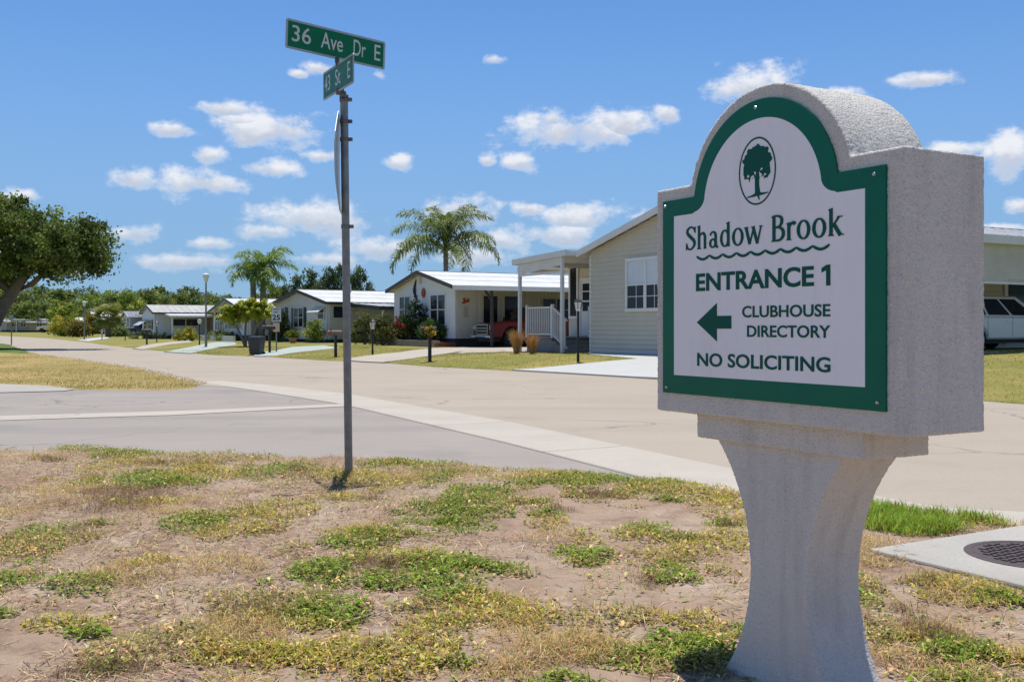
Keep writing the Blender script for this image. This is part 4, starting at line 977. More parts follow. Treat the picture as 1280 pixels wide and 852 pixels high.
for i in range(13):
    y = -.3 + i*.216; q = MB().box(xd if y < 1.1 else -5.6, -1.9, y, y+.206, fl-.04, fl).build('deck_board', 'deck', H.root)
MB().box(xd+.03, -1.93, -.27, 1.1, -.15, fl-.05).build('deck_skirt', 'deck', H.root); MB().box(-5.55, -1.93, 1.1, sb-.05, -.15, fl-.05).build('deck_skirt', 'deck', H.root)
MB().box(-1.9, -.02, 1.25, sb-.02, -.15, fl-.002).build('landing', 'deck', H.root)
for i in range(3):
    MB().box(-1.9+.31*i, -1.9+.31*(i+1)-.004, -.3, 1.2, -.15, fl-.125*(i+1)).build('step', 'deck', H.root, bevel=.01)
rail(H.root, (xd+.06, -.27), (-1.86, -.27), fl, 1.0, 'white'); rail(H.root, (-1.86, -.27), (-.98, -.27), fl, 1.0, 'white', (False, False), dz=-.45)
rail(H.root, (-1.86, 1.22), (-.1, 1.22), fl, .95, 'white')
# --- house 2: white gable, carport
zb = .17; H = House('white_gable_house', 'white house with brown gable trim, vine covered front and open carport', 568.6, 50, 29.7, zb); h2 = H
W2 = -7.5; ev = H.z(357, 0); fl = H.z(423, 0)
H.shell(W2, 0, 15, fl, ev, .215, 'white_wall', 'skirt_dark', lap=0, y0=0)
H.roof(W2, 0, 0, 15, ev, .215, 'roof_white', 'fascia_brown', ov=.36, rib=0, lowf='white')
H.window('f', H.fx(539), H.fx(557), H.z(405, -2), H.z(369, -2), 0, 2, True, 'white')
H.window('f', H.fx(500.5), H.fx(513), H.z(402, -5.5), H.z(371, -5.5), 0, 2, True, 'white')
vt = MB(); x = H.fx(526); z = H.z(350, x); vt.box(x-.16, x+.16, -.03, .02, z-.2, z+.2); vt.build('gable_vent', 'cream_wall', H.root)
yw = 1.15                                              # panelled end of the side wall
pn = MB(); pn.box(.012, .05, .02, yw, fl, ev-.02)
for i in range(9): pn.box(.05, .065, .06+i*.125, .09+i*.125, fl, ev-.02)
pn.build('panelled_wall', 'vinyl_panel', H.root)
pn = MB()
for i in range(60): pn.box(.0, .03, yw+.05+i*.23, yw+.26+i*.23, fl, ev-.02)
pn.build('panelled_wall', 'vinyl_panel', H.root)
H.window('r', 1.55, 2.35, fl+.05, fl+2.1, .03, 1, False, 'cream_wall', fw=.1, name='glazed_door'); H.window('r', 2.75, 3.5, fl+.05, fl+2.1, .03, 1, False, 'cream_wall', fw=.1, name='glazed_door'); H.window('r', 5, 6.6, fl+.9, fl+2.0, .03, 2, True, 'cream_wall')
H.slab_roof(.38, 4.35, -.3, 13, ev-.06, 2.80, 'roof_white', 'white', th=.15, rib=0)
H.posts([(3.95, -.1)], -.12, 2.66, 'wood_dark', .12, 'carport_post'); H.posts([(4.1, 4.2), (4.1, 8.5), (4.1, 12.8)], -.12, 2.66, 'wood_dark', .1, 'carport_post')
MB().bar((3.95, -.1, 2.2), (3.3, -.1, 2.7), .08).build('carport_brace', 'wood_dark', H.root)
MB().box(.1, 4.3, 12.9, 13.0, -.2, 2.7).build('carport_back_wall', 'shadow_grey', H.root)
MB().box(.1, 4.3, -.2, 12.9, -.3, .02).build('carport_floor', 'concrete', H.root)
for i, (dx, mat) in enumerate(((0, 'art_dark'), (.42, 'art_red'))):
    x = H.fx(520 + 10*i); z = H.z(364 + 2*i, x)
    if i == 0: m_ = MB().tube([(x+.1,-.05,z+.62),(x-.05,-.05,z+.3),(x-.1,-.05,z),(x+.08,-.05,z-.35),(x+.3,-.05,z-.5)], [.02,.07,.09,.06,.02], 8); m_.bar((x-.3,-.05,z+.12),(x+.12,-.05,z+.05),.04).bar((x-.2,-.05,z-.3),(x+.3,-.05,z-.25),.04)
    else: m_ = MB().prism([(x+(.28 if k % 2 else .17)*math.cos(k*math.pi/9), z+(.28 if k % 2 else .17)*math.sin(k*math.pi/9)) for k in range(18)], -.06, -.02)
    o = m_.build('wall_ornament', mat); o.parent = None; o.location = H.root.location; o.rotation_euler = H.root.rotation_euler
    tag(o, ['dark lizard shaped ornament hanging on the white gable', 'red sun shaped ornament hanging on the white gable'][i], 'wall ornament')
m_ = MB(); y, z = .55, fl+1.75
m_.bar((.085,y-.18,z),(.085,y+.18,z+.1),.1).bar((.085,y-.12,z+.22),(.085,y+.02,z),.09).bar((.085,y+.14,z+.2),(.085,y+.1,z+.05),.07)
o = m_.build('wall_ornament', 'art_red'); o.location = H.root.location; o.rotation_euler = H.root.rotation_euler; tag(o, 'red bird ornament on the panelled side wall', 'wall ornament')
o = MB().box(.07,.10,y-.12,y+.12,z-.7,z-.2).build('wall_plaque', 'plaque'); o.location = H.root.location; o.rotation_euler = H.root.rotation_euler; tag(o, 'small grey plaque under the red bird ornament', 'plaque')
# planter of stacked blocks in front of house 2
pt = thing('block_planter', 'low planter of tan blocks along the front of the white gable house', 'planter', H.root.location, H.root.rotation_euler[2]); bme = None
for r_ in range(3):
    x = -7.4 + (.2 if r_ % 2 else 0)
    while x < .4:
        if bme is None: q = MB().box(.004, .39, 0, .2, .004, .135).build('block', 'brick', pt); bme = q.data
        else: q = bpy.data.objects.new('block', bme); COL.objects.link(q); q.parent = pt
        q.location = (x, -1.3 + random.uniform(-.012, .012), -.06 + r_*.14); x += .4
MB().box(-7.35, .35, -1.12, -.1, -.2, .26).build('planter_soil', 'mulch', pt)

# --- house 3
zb = .2; H = House('shuttered_house', 'white house with dark shutters, black trim and mint driveway', 410, 62, 36, zb); h3 = H
xl = H.fx(345); ev = H.z(377.5, 0); fl = H.z(424, 0)
H.shell(xl, 0, 14, fl, ev, .2, 'white_wall', 'skirt_dark', lap=.12)
H.roof(xl, 0, 0, 14, ev, .2, 'roof_white', 'fascia_black', ov=.35, rib=0, lowf='fascia_black')
H.window('f', H.fx(369), H.fx(380), H.z(408, -3), H.z(385, -3), -.052, 2, True, 'white', 'shutter')
H.window('f', H.fx(351.5), H.fx(357), H.z(408, -6.3), H.z(385, -6.3), -.052, 1, True, 'white', 'shutter')
H.window('f', H.fx(399), H.fx(406), H.z(398, -1), H.z(385, -1), -.052, 1, True, 'white'); H.awning('f', H.fx(394), H.fx(408.5), H.z(383, -1), .6, .38)
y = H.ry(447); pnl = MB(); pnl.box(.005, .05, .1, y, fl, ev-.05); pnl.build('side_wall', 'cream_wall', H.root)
H.window('r', H.ry(416), H.ry(428), H.z(397, 0, 1), H.z(383, 0, 1), .05, 1, False, 'cream_wall')
H.slab_roof(.4, 4.3, 1.2, 13, ev-.1, ev-.35, 'roof_white', 'fascia_black', th=.16, rib=.5); H.posts([(4.1, 1.5), (4.1, 7), (4.1, 12.5)], -.2, ev-.4, 'white', .09, 'carport_post')
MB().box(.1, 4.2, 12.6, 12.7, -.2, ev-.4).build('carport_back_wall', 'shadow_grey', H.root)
for yy in (3.2, 7.4): m_ = MB(); xm = xl/2; m_.tube([(xm+.6, yy, ev+.6), (xm+.6, yy, ev+.2*(-xl/2)+.5)], .06, 8); m_.build('roof_vent', 'alu', H.root)

# --- house 4
zb = .05; H = House('green_trim_house', 'pale house with dark green trim behind the yellow green clump of palms', 310, 76, 32, zb); h4 = H
xl = H.fx(268); ev = H.z(388.5, 0); fl = H.z(419, 0)
H.shell(xl, 0, 14, fl, ev, .215, 'white_wall', 'skirt_dark', lap=.12)
H.roof(xl, 0, 0, 14, ev, .215, 'roof_white', 'fascia_green', ov=.5, rib=0, lowf='fascia_green')
H.window('f', H.fx(270.5), H.fx(280), H.z(412, -7), H.z(390, -7), -.052, 3, True, 'white'); H.window('f', H.fx(283), H.fx(303), H.z(411, -3), H.z(389.5, -3), -.052, 4, True, 'white')
MB().box(xl-.6, .2, -1.2, -1.0, -.2, .45).build('planter_wall', 'white', H.root)
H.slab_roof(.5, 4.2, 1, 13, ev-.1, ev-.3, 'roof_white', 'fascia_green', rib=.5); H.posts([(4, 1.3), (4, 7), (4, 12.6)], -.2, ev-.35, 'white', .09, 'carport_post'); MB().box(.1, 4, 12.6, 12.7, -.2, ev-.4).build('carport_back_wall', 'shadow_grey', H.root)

# --- house 5
zb = 0.02; H = House('weathered_roof_house', 'white house with long weathered roof and screened porch gable on its side', 194, 95, 30.5, zb); h5 = H
xl = H.fx(178.5); ev = H.z(390.5, 0); fl = H.z(419, 0)
H.shell(xl, 0, 18, fl, ev, .24, 'white_wall', 'skirt_dark', lap=.13)
H.roof(xl, 0, 0, 18, ev, .24, 'roof_old', 'fascia_brown', ov=.3, rib=.6)
H.window('f', H.fx(187), H.fx(190.5), H.z(411, -2), H.z(400, -2), -.052, 2, True, 'white', 'shutter'); H.window('f', H.fx(181), H.fx(184), H.z(411, -6), H.z(401, -6), -.052, 2, True, 'white'); H.awning('f', H.fx(179.5), H.fx(187), H.z(399, -4), 1.0, .6)
H.slab_roof(.33, 2.6, .8, 4.6, ev-.15, ev-.35, 'roof_white', 'white', rib=.4, name='porch_roof'); H.posts([(2.45, 1.0)], -.1, ev-.38, 'white', .12)
MB().box(.1, 3.4, 4.6, 9.4, -.1, ev-.35).build('porch_room', 'brown_wall', H.root)
H.window('r', 1.6, 3.9, fl+.9, ev-.6, .052, 2, False, 'white')
m_ = MB(); g0, g1, zt = 4.2, 9.8, ev-.3
m_.hexa([(.3,g0,zt),(3.9,g0,zt),(3.9,(g0+g1)/2,zt+.75),(.3,(g0+g1)/2,zt+.75),(.3,g0,zt+.08),(3.9,g0,zt+.08),(3.9,(g0+g1)/2,zt+.83),(.3,(g0+g1)/2,zt+.83)])
m_.hexa([(.3,(g0+g1)/2,zt+.75),(3.9,(g0+g1)/2,zt+.75),(3.9,g1,zt),(.3,g1,zt),(.3,(g0+g1)/2,zt+.83),(3.9,(g0+g1)/2,zt+.83),(3.9,g1,zt+.08),(.3,g1,zt+.08)]); m_.build('porch_gable_roof', 'roof_old', H.root)
MB().prism([(g0+.3, zt), (g1-.3, zt), ((g0+g1)/2, zt+.68)], .3, 3.5, 'x').build('porch_gable', 'white', H.root)
H.window('r', 5.0, 5.9, fl+.4, ev-.7, 3.4, 1, False, 'white'); H.posts([(3.45, 4.55), (3.45, 9.4)], -.1, ev-.3, 'white', .14)

# --- the smaller houses down the road
def far_house(name, label, u, y, ang, ul, wall, roofm, fas, v_eave, pitch, L_=14, zb=-.02, awn=False):
    H = House(name, label, u, y, ang, zb); xl = H.fx(ul); ev = H.z(v_eave, 0)
    H.shell(xl, 0, L_, .45, ev, pitch, wall, 'skirt_dark', lap=.15); H.roof(xl, 0, 0, L_, ev, pitch, roofm, fas, ov=.35, rib=.7)
    w = -xl
    for f in (.25, .68): H.window('f', xl*f-.55, xl*f+.55, 1.25, 2.35, -.052, 2, True, 'white')
    H.window('r', 2, 3.4, 1.25, 2.3, .052, 2, True, 'white'); H.window('r', 6, 7.2, 1.25, 2.3, .052, 2, True, 'white')
    if awn: H.awning('f', xl*.9, xl*.1, 2.6, 1.0, .5)
    return H
h6 = far_house('grey_roof_house', 'white house with grey roof and a porch over the navy van', 163, 132, 30, 153.5, 'white_wall', 'roof_grey', 'white', 396, .25)
h6.slab_roof(.4, 4.4, .5, 9, 2.75, 2.6, 'roof_white', 'white', rib=.5); h6.posts([(4.2, .8), (4.2, 8.8)], -.1, 2.5, 'white', .12); MB().box(.1, 4.2, 8.9, 9, -.1, 2.5).build('carport_back_wall', 'brown_wall', h6.root)
h7 = far_house('dark_gable_house', 'small house with twin white posts behind the cabbage palm', 120, 158, 30, 111, 'white_wall', 'roof_white', 'fascia_brown', 399.5, .3, awn=True)
h7.slab_roof(.4, 4, .5, 8, 2.7, 2.55, 'roof_white', 'white'); h7.posts([(3.8, .7), (3.8, 7.8)], -.1, 2.5, 'white', .12)
h8 = far_house('cream_low_house', 'cream house standing behind the yellow green bushes', 97, 176, 40, 86, 'cream_wall', 'roof_white', 'white', 400.5, .2)
h9 = far_house('beige_house', 'beige house with dark windows behind the white pickup', 62, 212, 70, 36, 'pink_wall', 'roof_old', 'white', 400.5, .12)
h10 = far_house('tan_carport_house', 'tan house with white awning roofs at the end of the road', 36, 205, 72, 10, 'tan_wall', 'roof_white', 'white', 403, .06, L_=8)
h10.slab_roof(h10.fx(8), h10.fx(38), -2.2, .2, 2.75, 2.6, 'roof_white', 'white', th=.2); h10.posts([(h10.fx(11), -2), (h10.fx(30), -2)], -.1, 2.6, 'white', .14)
h11 = far_house('pale_end_house', 'pale house beside the trunk of the big oak', 9, 215, 72, -40, 'cream_wall', 'roof_white', 'white', 402, .1, L_=9)

# --- latticed carport on the near side of house 1
H = h1; XC = 11.3; ev = H.z(298, XC, H.ry(1256, XC))
H.slab_roof(8.55, XC+.15, .6, 16.5, ev+.12, ev, 'roof_white', 'white', th=.15, rib=.5)
zl0, zl1 = H.z(352, XC, H.ry(1256, XC)), ev-.12
la = MB(); la.box(XC-.04, XC, .8, 16.3, zl0-.06, zl0); la.box(XC-.04, XC, .8, 16.3, zl1-.01, zl1+.04)
y = .8; hh = zl1-zl0; q = XC
while y < 16.2-hh:
    la.hexa([(q-.03,y,zl0),(q-.03,y+.035,zl0),(q-.022,y+.035,zl0),(q-.022,y,zl0),(q-.03,y+hh,zl1),(q-.03,y+hh+.035,zl1),(q-.022,y+hh+.035,zl1),(q-.022,y+hh,zl1)])
    la.hexa([(q-.02,y+hh,zl0),(q-.02,y+hh+.035,zl0),(q-.012,y+hh+.035,zl0),(q-.012,y+hh,zl0),(q-.02,y,zl1),(q-.02,y+.035,zl1),(q-.012,y+.035,zl1),(q-.012,y,zl1)]); y += .085
o = la.build('lattice_panel', 'white', H.root); o['kind'] = 'stuff'
H.posts([(XC-.08, .9), (XC-.08, 8.6), (XC-.08, 12.4), (XC-.08, 16.2)], -.1, ev-.05, 'white', .1, 'carport_post')
yd = H.ry(1268, 8.2); H.door('r', yd-.5, yd+.45, .35, 2.45, 8.252, 'white', [(.1,.9)]); H.window('r', yd+2.2, yd+3.8, 1.2, 2.3, 8.252, 2, True)
XV = 10.2; zc_ = CAM_H - (437.5-HORIZON)/F_PX*H.depth(XV, H.ry(1256, XV)) - H.zb
MB().box(8.25, XC+.1, .6, 16.5, -.4, zc_).build('carport_floor', 'concrete', H.root)

# ------------------------------------------------------------------ vehicles (front faces local -y, wheels on z = 0)
def wheel(root, x, y, r, side, w=.24):
    t = MB().lathe([(r*.62,-w/2),(r*.94,-w/2),(r,-w*.32),(r,w*.32),(r*.94,w/2),(r*.62,w/2)], n=22, axis='x').build('wheel', 'tyre', root, smooth=True); t.location = (x, y, r)
    rm = MB(); s = side
    rm.lathe([(r*.64, -.02*s+.08*s), (r*.66, .11*s), (r*.60, .11*s), (r*.57, .05*s)] if s > 0 else [(r*.57,-.05),(r*.60,-.11),(r*.66,-.11),(r*.64,-.06)], n=22, axis='x')
    for k in range(6):
        a = k*math.pi/3; rm.bar((s*.085, 0, 0), (s*.085, r*.6*math.cos(a), r*.6*math.sin(a)), .07, .05)
    rm.lathe([(r*.16,-.02+s*.09),(r*.16,.02+s*.09)], n=12, axis='x'); rm.build('rim', 'rim', t)
def body_profile(top, y0, y1, z0, arches, r, gap=.03):
    """side outline of a car: given upper points (front to back), flat sill with round wheel arches"""
    p = list(top); cur = y1
    for ya in sorted(arches, reverse=True):
        p += [(ya + r, z0)]
        for t in np.linspace(0, math.pi, 9)[1:-1]: p.append((ya + r*math.cos(t), z0 + r*1.0*math.sin(t)))
        p += [(ya - r, z0)]
    return p
def loft_body(prof, hw, mat, root, name='body', bev=.05, tuck=.06):
    m_ = MB(); n = len(prof)
    for sx_ in (-1, 1):
        for (y, z) in prof: pass
    inner = [(y, z) for y, z in prof]
    m_.prism(inner, -hw, hw, 'x'); return m_.build(name, mat, root, bevel=bev, smooth=True)
def cabin(root, pts_low, pts_up, hwl, hwu, mat, glass='car_glass', pillars=(), zl=0):
    """greenhouse: four y-z corners (front low, front up, rear up, rear low) with tumblehome, glass on all sides"""
    (fl_, zl_), (fu, zu), (bu, zu2), (bl, zl2) = pts_low[0], pts_up[0], pts_up[1], pts_low[1]
    m_ = MB().hexa([(-hwl,fl_,zl_),(hwl,fl_,zl_),(hwl,bl,zl2),(-hwl,bl,zl2),(-hwu,fu,zu),(hwu,fu,zu),(hwu,bu,zu2),(-hwu,bu,zu2)])
    c = m_.build('cabin', mat, root, bevel=.05, smooth=True)
    def lerp(a, b, t): return Vector(a)*(1-t) + Vector(b)*t
    A, B = Vector((hwl,fl_,zl_)), Vector((hwl,bl,zl2)); Cc, Dd = Vector((hwu,bu,zu2)), Vector((hwu,fu,zu))
    for s in (-1, 1):
        for (t0, t1) in pillars:
            q = []
            for (t, h) in ((t0, .08), (t1, .08), (t1, .86), (t0, .86)):
                lo, hi = lerp(A, B, t), lerp(Dd, Cc, t); p = lerp(lo, hi, h); q.append((s*(p.x+.012), p.y, p.z))
            m2 = MB().add(q + [(p[0]-s*.02, p[1], p[2]) for p in q], [(0,1,2,3),(7,6,5,4),(0,4,5,1),(1,5,6,2),(2,6,7,3),(3,7,4,0)]); m2.build('side_window', glass, c)
    for (lo, up, nm, sg) in (((fl_, zl_), (fu, zu), 'windscreen', -1), ((bl, zl2), (bu, zu2), 'rear_window', 1)):
        q = []
        for (h, e) in ((.08, hwl), (.08, -hwl), (.9, -1), (.9, 1)):
            y = lo[0] + (up[0]-lo[0])*h; z = lo[1] + (up[1]-lo[1])*h; w = (hwl + (hwu-hwl)*h - .1); q.append(((w if len(q) in (0, 3) else -w), y + sg*.015, z+.012))
        m2 = MB().add(q + [(p[0], p[1]-sg*.02, p[2]-.02) for p in q], [(0,1,2,3),(7,6,5,4),(0,4,5,1),(1,5,6,2),(2,6,7,3),(3,7,4,0)]); m2.build(nm, glass, c)
    return c
def pickup(label, loc, rz, paint, r=.40):
    t = thing('pickup_truck', label, 'truck', loc, rz)
    top = [(.02,.55),(.0,.95),(.10,1.13),(.5,1.20),(1.55,1.27),(3.95,1.29),(4.0,1.34),(5.75,1.34),(5.82,1.25),(5.82,.60)]
    loft_body(body_profile([(0.02,.50)]+top[1:], 0, 5.82, .50, (1.03, 4.62), .50), .98, paint, t)
    cabin(t, [(1.5,1.26),(4.0,1.28)], [(2.25,1.93),(3.75,1.90)], .96, .80, paint, pillars=((.16,.50),(.54,.90)))
    for y in (1.03, 4.62):
        for s in (-1, 1): wheel(t, s*.86, y, r, s)
    gr = MB().box(-.52,.52,-.05,.02,.66,1.08).build('grille', 'plastic_dark', t, bevel=.02)
    f = MB(); f.box(-.56,.56,-.06,0,1.075,1.11); f.box(-.56,.56,-.06,0,.63,.66); f.box(-.56,-.525,-.06,0,.66,1.075); f.box(.525,.56,-.06,0,.66,1.075)
    for z in (.80,.93): f.box(-.5,.5,-.06,-.04,z-.012,z+.012)
    f.build('grille_frame', 'chrome', gr)
    for s in (-1, 1):
        MB().box(min(s*.68,s*.95), max(s*.68,s*.95), -.04, .12, .86, 1.06).build('headlight', 'headlight', t, bevel=.03)
        MB().box(min(s*.96,s*1.18), max(s*.96,s*1.18), 1.72, 1.82, 1.22, 1.46).build('mirror', 'plastic_dark', t, bevel=.03)
        MB().box(min(s*.985,s*1.0), max(s*.985,s*1.0), 2.9, 3.08, 1.10, 1.14).build('handle', 'chrome', t)
    MB().box(-.98,.98,-.16,.06,.46,.60).build('bumper', 'chrome', t, bevel=.04); MB().box(-.5,.5,-.165,-.15,.44,.54).build('air_intake', 'plastic_dark', t)
    MB().box(-.7,.7,.1,5.6,.30,.50).build('underbody', 'plastic_dark', t); MB().box(-.98,.98,5.8,5.95,.5,.66).build('bumper', 'chrome', t, bevel=.03)
    return t
def van(label, loc, rz, paint, name='van'):
    t = thing(name, label, 'car', loc, rz)
    top = [(.03,.35),(.0,.62),(.12,.82),(.9,.98),(1.25,1.02),(4.85,1.04),(4.95,.9),(4.95,.42)]
    loft_body(body_profile([(.03,.32)]+top[1:], 0, 4.95, .32, (.95, 3.95), .40), .93, paint, t, bev=.07)
    cabin(t, [(1.0,1.0),(4.88,1.02)], [(2.05,1.64),(4.55,1.62)], .92, .74, paint, pillars=((.10,.36),(.39,.64),(.67,.93)))
    for y in (.95, 3.95):
        for s in (-1, 1): wheel(t, s*.83, y, .34, s, .21)
    for s in (-1, 1):
        MB().box(min(s*.6,s*.9), max(s*.6,s*.9), -.02, .3, .66, .80).build('headlight', 'headlight', t, bevel=.04)
        MB().box(min(s*.92,s*1.1), max(s*.92,s*1.1), 1.35, 1.45, 1.0, 1.16).build('mirror', paint, t, bevel=.04)
        for y in (2.35, 2.55): MB().box(min(s*.93,s*.955), max(s*.93,s*.955), y, y+.16, .84, .87).build('handle', 'chrome', t)
        for y in (1.42, 2.46, 3.55): MB().box(min(s*.928,s*.932), max(s*.928,s*.932), y-.006, y+.006, .42, 1.0).build('door_gap', 'plastic_dark', t)
        MB().box(min(s*.7,s*.9), max(s*.7,s*.9), 4.9, 4.97, .75, 1.0).build('tail_light', 'red_sheet', t, bevel=.02)
    MB().box(-.75,.75,.1,4.85,.2,.34).build('underbody', 'plastic_dark', t); MB().box(-.5,.5,-.015,.02,.45,.6).build('grille', 'plastic_dark', t)
    return t
p = h2.world(2.25, .35); pickup('deep red pickup truck parked under the carport of the white gable house', (p[0], p[1], h2.zb+.022), h2.root.rotation_euler[2], 'red_paint', .42)
p = h1.world(XV-.85, h1.ry(1256, XV)+2.6); van('white car parked under the latticed carport of the sage house', (p[0], p[1], h1.zb+zc_+.002), h1.root.rotation_euler[2]+math.pi, 'white_car', 'parked_car').scale = (.93, .93, .86)
p = h6.world(2.4, -1.2); van('navy blue van under the porch of the grey roofed house', (p[0], p[1], .012), h6.root.rotation_euler[2], 'blue_paint').scale = (1.05, 1.05, 1.12)
x, y = at(47, 196); pickup('white pickup truck parked at the end of the road beside yellow bushes', (x, y, .035), R(-78), 'white_car')

# ------------------------------------------------------------------ trees, palms, shrubs
def diamonds(P, size, tint, rng, flat=.0, elong=1.5):
    """leaf sprays: one bent pair of quads each, random attitude"""
    n = len(P); a = rng.normal(0, 1, (n, 3)); a[:, 2] -= .25; a /= np.linalg.norm(a, axis=1)[:, None]
    b = np.cross(a, rng.normal(0, 1, (n, 3))); b /= np.linalg.norm(b, axis=1)[:, None] + 1e-9; c = np.cross(a, b)
    s = (size*rng.uniform(.6, 1.35, n))[:, None]
    e = a*s*elong*.5; w = b*s*.5; k = c*s*.18
    V = np.stack([P-e, P+w*.9-k, P+k*.3, P-w*.9-k, P+e-k*1.2], 1).reshape(-1, 3); o = np.arange(n)[:, None]*5
    Fq = np.concatenate([o+np.array([0, 1, 2, 2]), o+np.array([0, 2, 3, 3]), o+np.array([2, 1, 4, 4]), o+np.array([3, 2, 4, 4])], 1).reshape(-1, 4)[:, :3]
    return V, Fq, np.repeat(tint, 5, 0)
def crown_mesh(name, lobes, clumps, per, sig, size, cols, seed, zmin=None, flat=.75):
    rng = np.random.default_rng(seed); P, T = [], []
    vol = np.array([l[3]*l[4]*l[5] for l in lobes])**.8; pick = rng.choice(len(lobes), clumps, p=vol/vol.sum())
    for k in pick:
        cx, cy, cz, rx, ry, rz = lobes[k]; d = rng.normal(0, 1, 3); d /= np.linalg.norm(d); q = rng.random()**.38
        c = np.array([cx, cy, cz]) + d*np.array([rx, ry, rz])*q
        n = int(per*rng.uniform(.5, 1.5)); s = sig*rng.uniform(.6, 1.4); p = c + rng.normal(0, 1, (n, 3))*np.array([s, s, s*flat])
        col = np.array(cols[rng.integers(len(cols))])*(rng.uniform(.6, 1.45))
        P.append(p); T.append(np.clip(col[None]*(1+rng.normal(0, .22, (n, 1)))*(1+rng.normal(0, .07, (n, 3))), .004, .8))
    P, T = np.concatenate(P), np.concatenate(T)
    if zmin is not None: k = P[:, 2] > zmin; P, T = P[k], T[k]
    return np_mesh(name, *diamonds(P, size, T, rng)[:2], diamonds_t(T)) if False else np_mesh_t(name, P, size, T, rng)
def np_mesh_t(name, P, size, T, rng):
    V, Fq, C_ = diamonds(P, size, T, rng); return np_mesh(name, V, Fq, C_)
OAK = [(.17,.23,.045),(.21,.27,.06),(.28,.32,.085),(.12,.17,.035)]
BRIGHT = [(.24,.33,.045),(.32,.38,.06),(.18,.27,.04),(.40,.40,.08)]
DARK = [(.07,.105,.04),(.09,.13,.05),(.12,.16,.06)]
MOSS = [(.19,.25,.07),(.25,.30,.10),(.16,.22,.055),(.34,.36,.16)]
YELL = [(.42,.40,.035),(.32,.34,.04),(.48,.40,.05),(.22,.26,.035)]
# the big oak at the left
ox, oy = -27.8, 54.0
oak = thing('oak_tree', 'large spreading oak leaning over the road from the corner lawn', 'tree', (ox, oy, 0))
tk = MB(); tk.tube([(-.2,0,-.15),(.1,0,.6),(.7,0,1.8),(1.4,.1,3.0),(2.2,.2,4.2),(3.0,.3,5.2)], [.50,.40,.34,.30,.25,.17], 12)
rr = random.Random(3)
for (a, b, s0) in (((1.4,.1,3.0), (5.0,.6,5.4), .2), ((1.4,.1,3.0), (-2.5,-1,5.6), .24), ((2.2,.2,4.2), (4.4,-1.0,5.8), .15), ((2.2,.2,4.2), (.8,1.2,6.4), .18), ((3.0,.3,5.2), (5.2,0,5.6), .11), ((.7,0,1.8), (-3.8,.5,4.2), .2), ((3,.3,5.2), (3.6,1.4,6.0), .12), ((5.0,.6,5.4), (6.6,.4,4.8), .07), ((-2.5,-1,5.6), (-5,-1.5,7), .13)):
    a, b = Vector(a), Vector(b); pts = [a + (b-a)*t + Vector((rr.uniform(-.25,.25), rr.uniform(-.25,.25), rr.uniform(-.2,.3)))*(0 < t < 1) for t in (0, .25, .5, .75, 1)]
    tk.tube(pts, [s0*(1-.8*t) for t in (0, .25, .5, .75, 1)], 7)
tk.build('trunk', 'bark', oak, smooth='all')
lob = [(5.0,.2,5.4,1.7,1.8,1.6),(5.7,.1,5.1,1.0,1.2,1.3),(3.2,-.4,5.8,2.2,2.2,1.7),(1.2,-.4,6.3,2.4,2.4,1.9),(-.8,.2,6.5,2.6,2.6,2.0),(-3.5,0,6.4,3,3,2.0),(2.4,.4,4.7,2.2,2,1.0),(-5.8,0,5.4,2.8,2.6,1.8),(.2,-1.4,5.0,2.2,1.6,1.0),(-3,-2,4.8,2.6,1.6,1.1),(4.2,-.6,4.4,1.6,1.4,.8),(3.6,-1.5,5.2,1.8,1.2,1.2),(-3.4,1.2,3.7,2.4,2,1.1),(-.6,1.6,4.0,2.0,1.4,.7),(1.6,-.8,4.0,1.8,1.4,.6)]
link('crown', crown_mesh('crown', lob, 620, 120, .29, .13, [(.13,.18,.035),(.17,.22,.045),(.24,.29,.07),(.085,.125,.026)], 21), 'leaf', oak)

# trees behind the houses, drawn from a few crown shapes
def proto_tree(nm, cols, lobes, clumps, per, sig, size, seed, trunk_h):
    tr = MB(); tr.tube([(0,0,-.05),(.01,.0,trunk_h*.5),(.0,.01,trunk_h)], [.028,.022,.015], 8)
    for k in range(5):
        a = k*1.256; tr.tube([(0,0,trunk_h*.75),(.10*math.cos(a),.1*math.sin(a),trunk_h+.06),(.22*math.cos(a),.22*math.sin(a),trunk_h+.22)], [.015,.009,.003], 5)
    tm = bpy.data.meshes.new('trunk'); tm.from_pydata(tr.v, [], tr.f); tm.update(); tm.materials.append(M['bark'])
    cm = crown_mesh('crown', lobes, clumps, per, sig, size, cols, seed); cm.materials.append(M['leaf']); return tm, cm
ROUND = [(0,0,.66,.34,.34,.24),(-.22,.05,.5,.26,.26,.2),(.24,-.05,.52,.26,.26,.2),(.05,.1,.84,.2,.2,.13),(-.1,-.15,.72,.22,.22,.18),(.02,-.12,.36,.3,.26,.12)]
WIDE = [(0,0,.6,.46,.4,.26),(-.38,0,.46,.28,.28,.2),(.4,0,.48,.28,.3,.2),(.12,0,.8,.24,.24,.14),(-.2,.1,.74,.24,.24,.16),(0,-.2,.34,.4,.25,.14)]
SPIRE = [(0,0,.2,.24,.24,.14),(0,0,.38,.21,.21,.14),(0,0,.56,.17,.17,.13),(0,0,.73,.12,.12,.12),(0,0,.9,.06,.06,.1)]
PR = {'oak': proto_tree('o', OAK, ROUND, 130, 46, .042, .030, 1, .4), 'oak2': proto_tree('o', OAK, WIDE, 150, 46, .045, .030, 2, .36), 'bright': proto_tree('b', BRIGHT, ROUND, 130, 46, .045, .030, 3, .38),
      'moss': proto_tree('m', MOSS, WIDE, 150, 46, .045, .030, 4, .36), 'dark': proto_tree('d', DARK, ROUND, 130, 44, .04, .028, 5, .4), 'spire': proto_tree('s', DARK, SPIRE, 130, 40, .04, .026, 6, .3)}
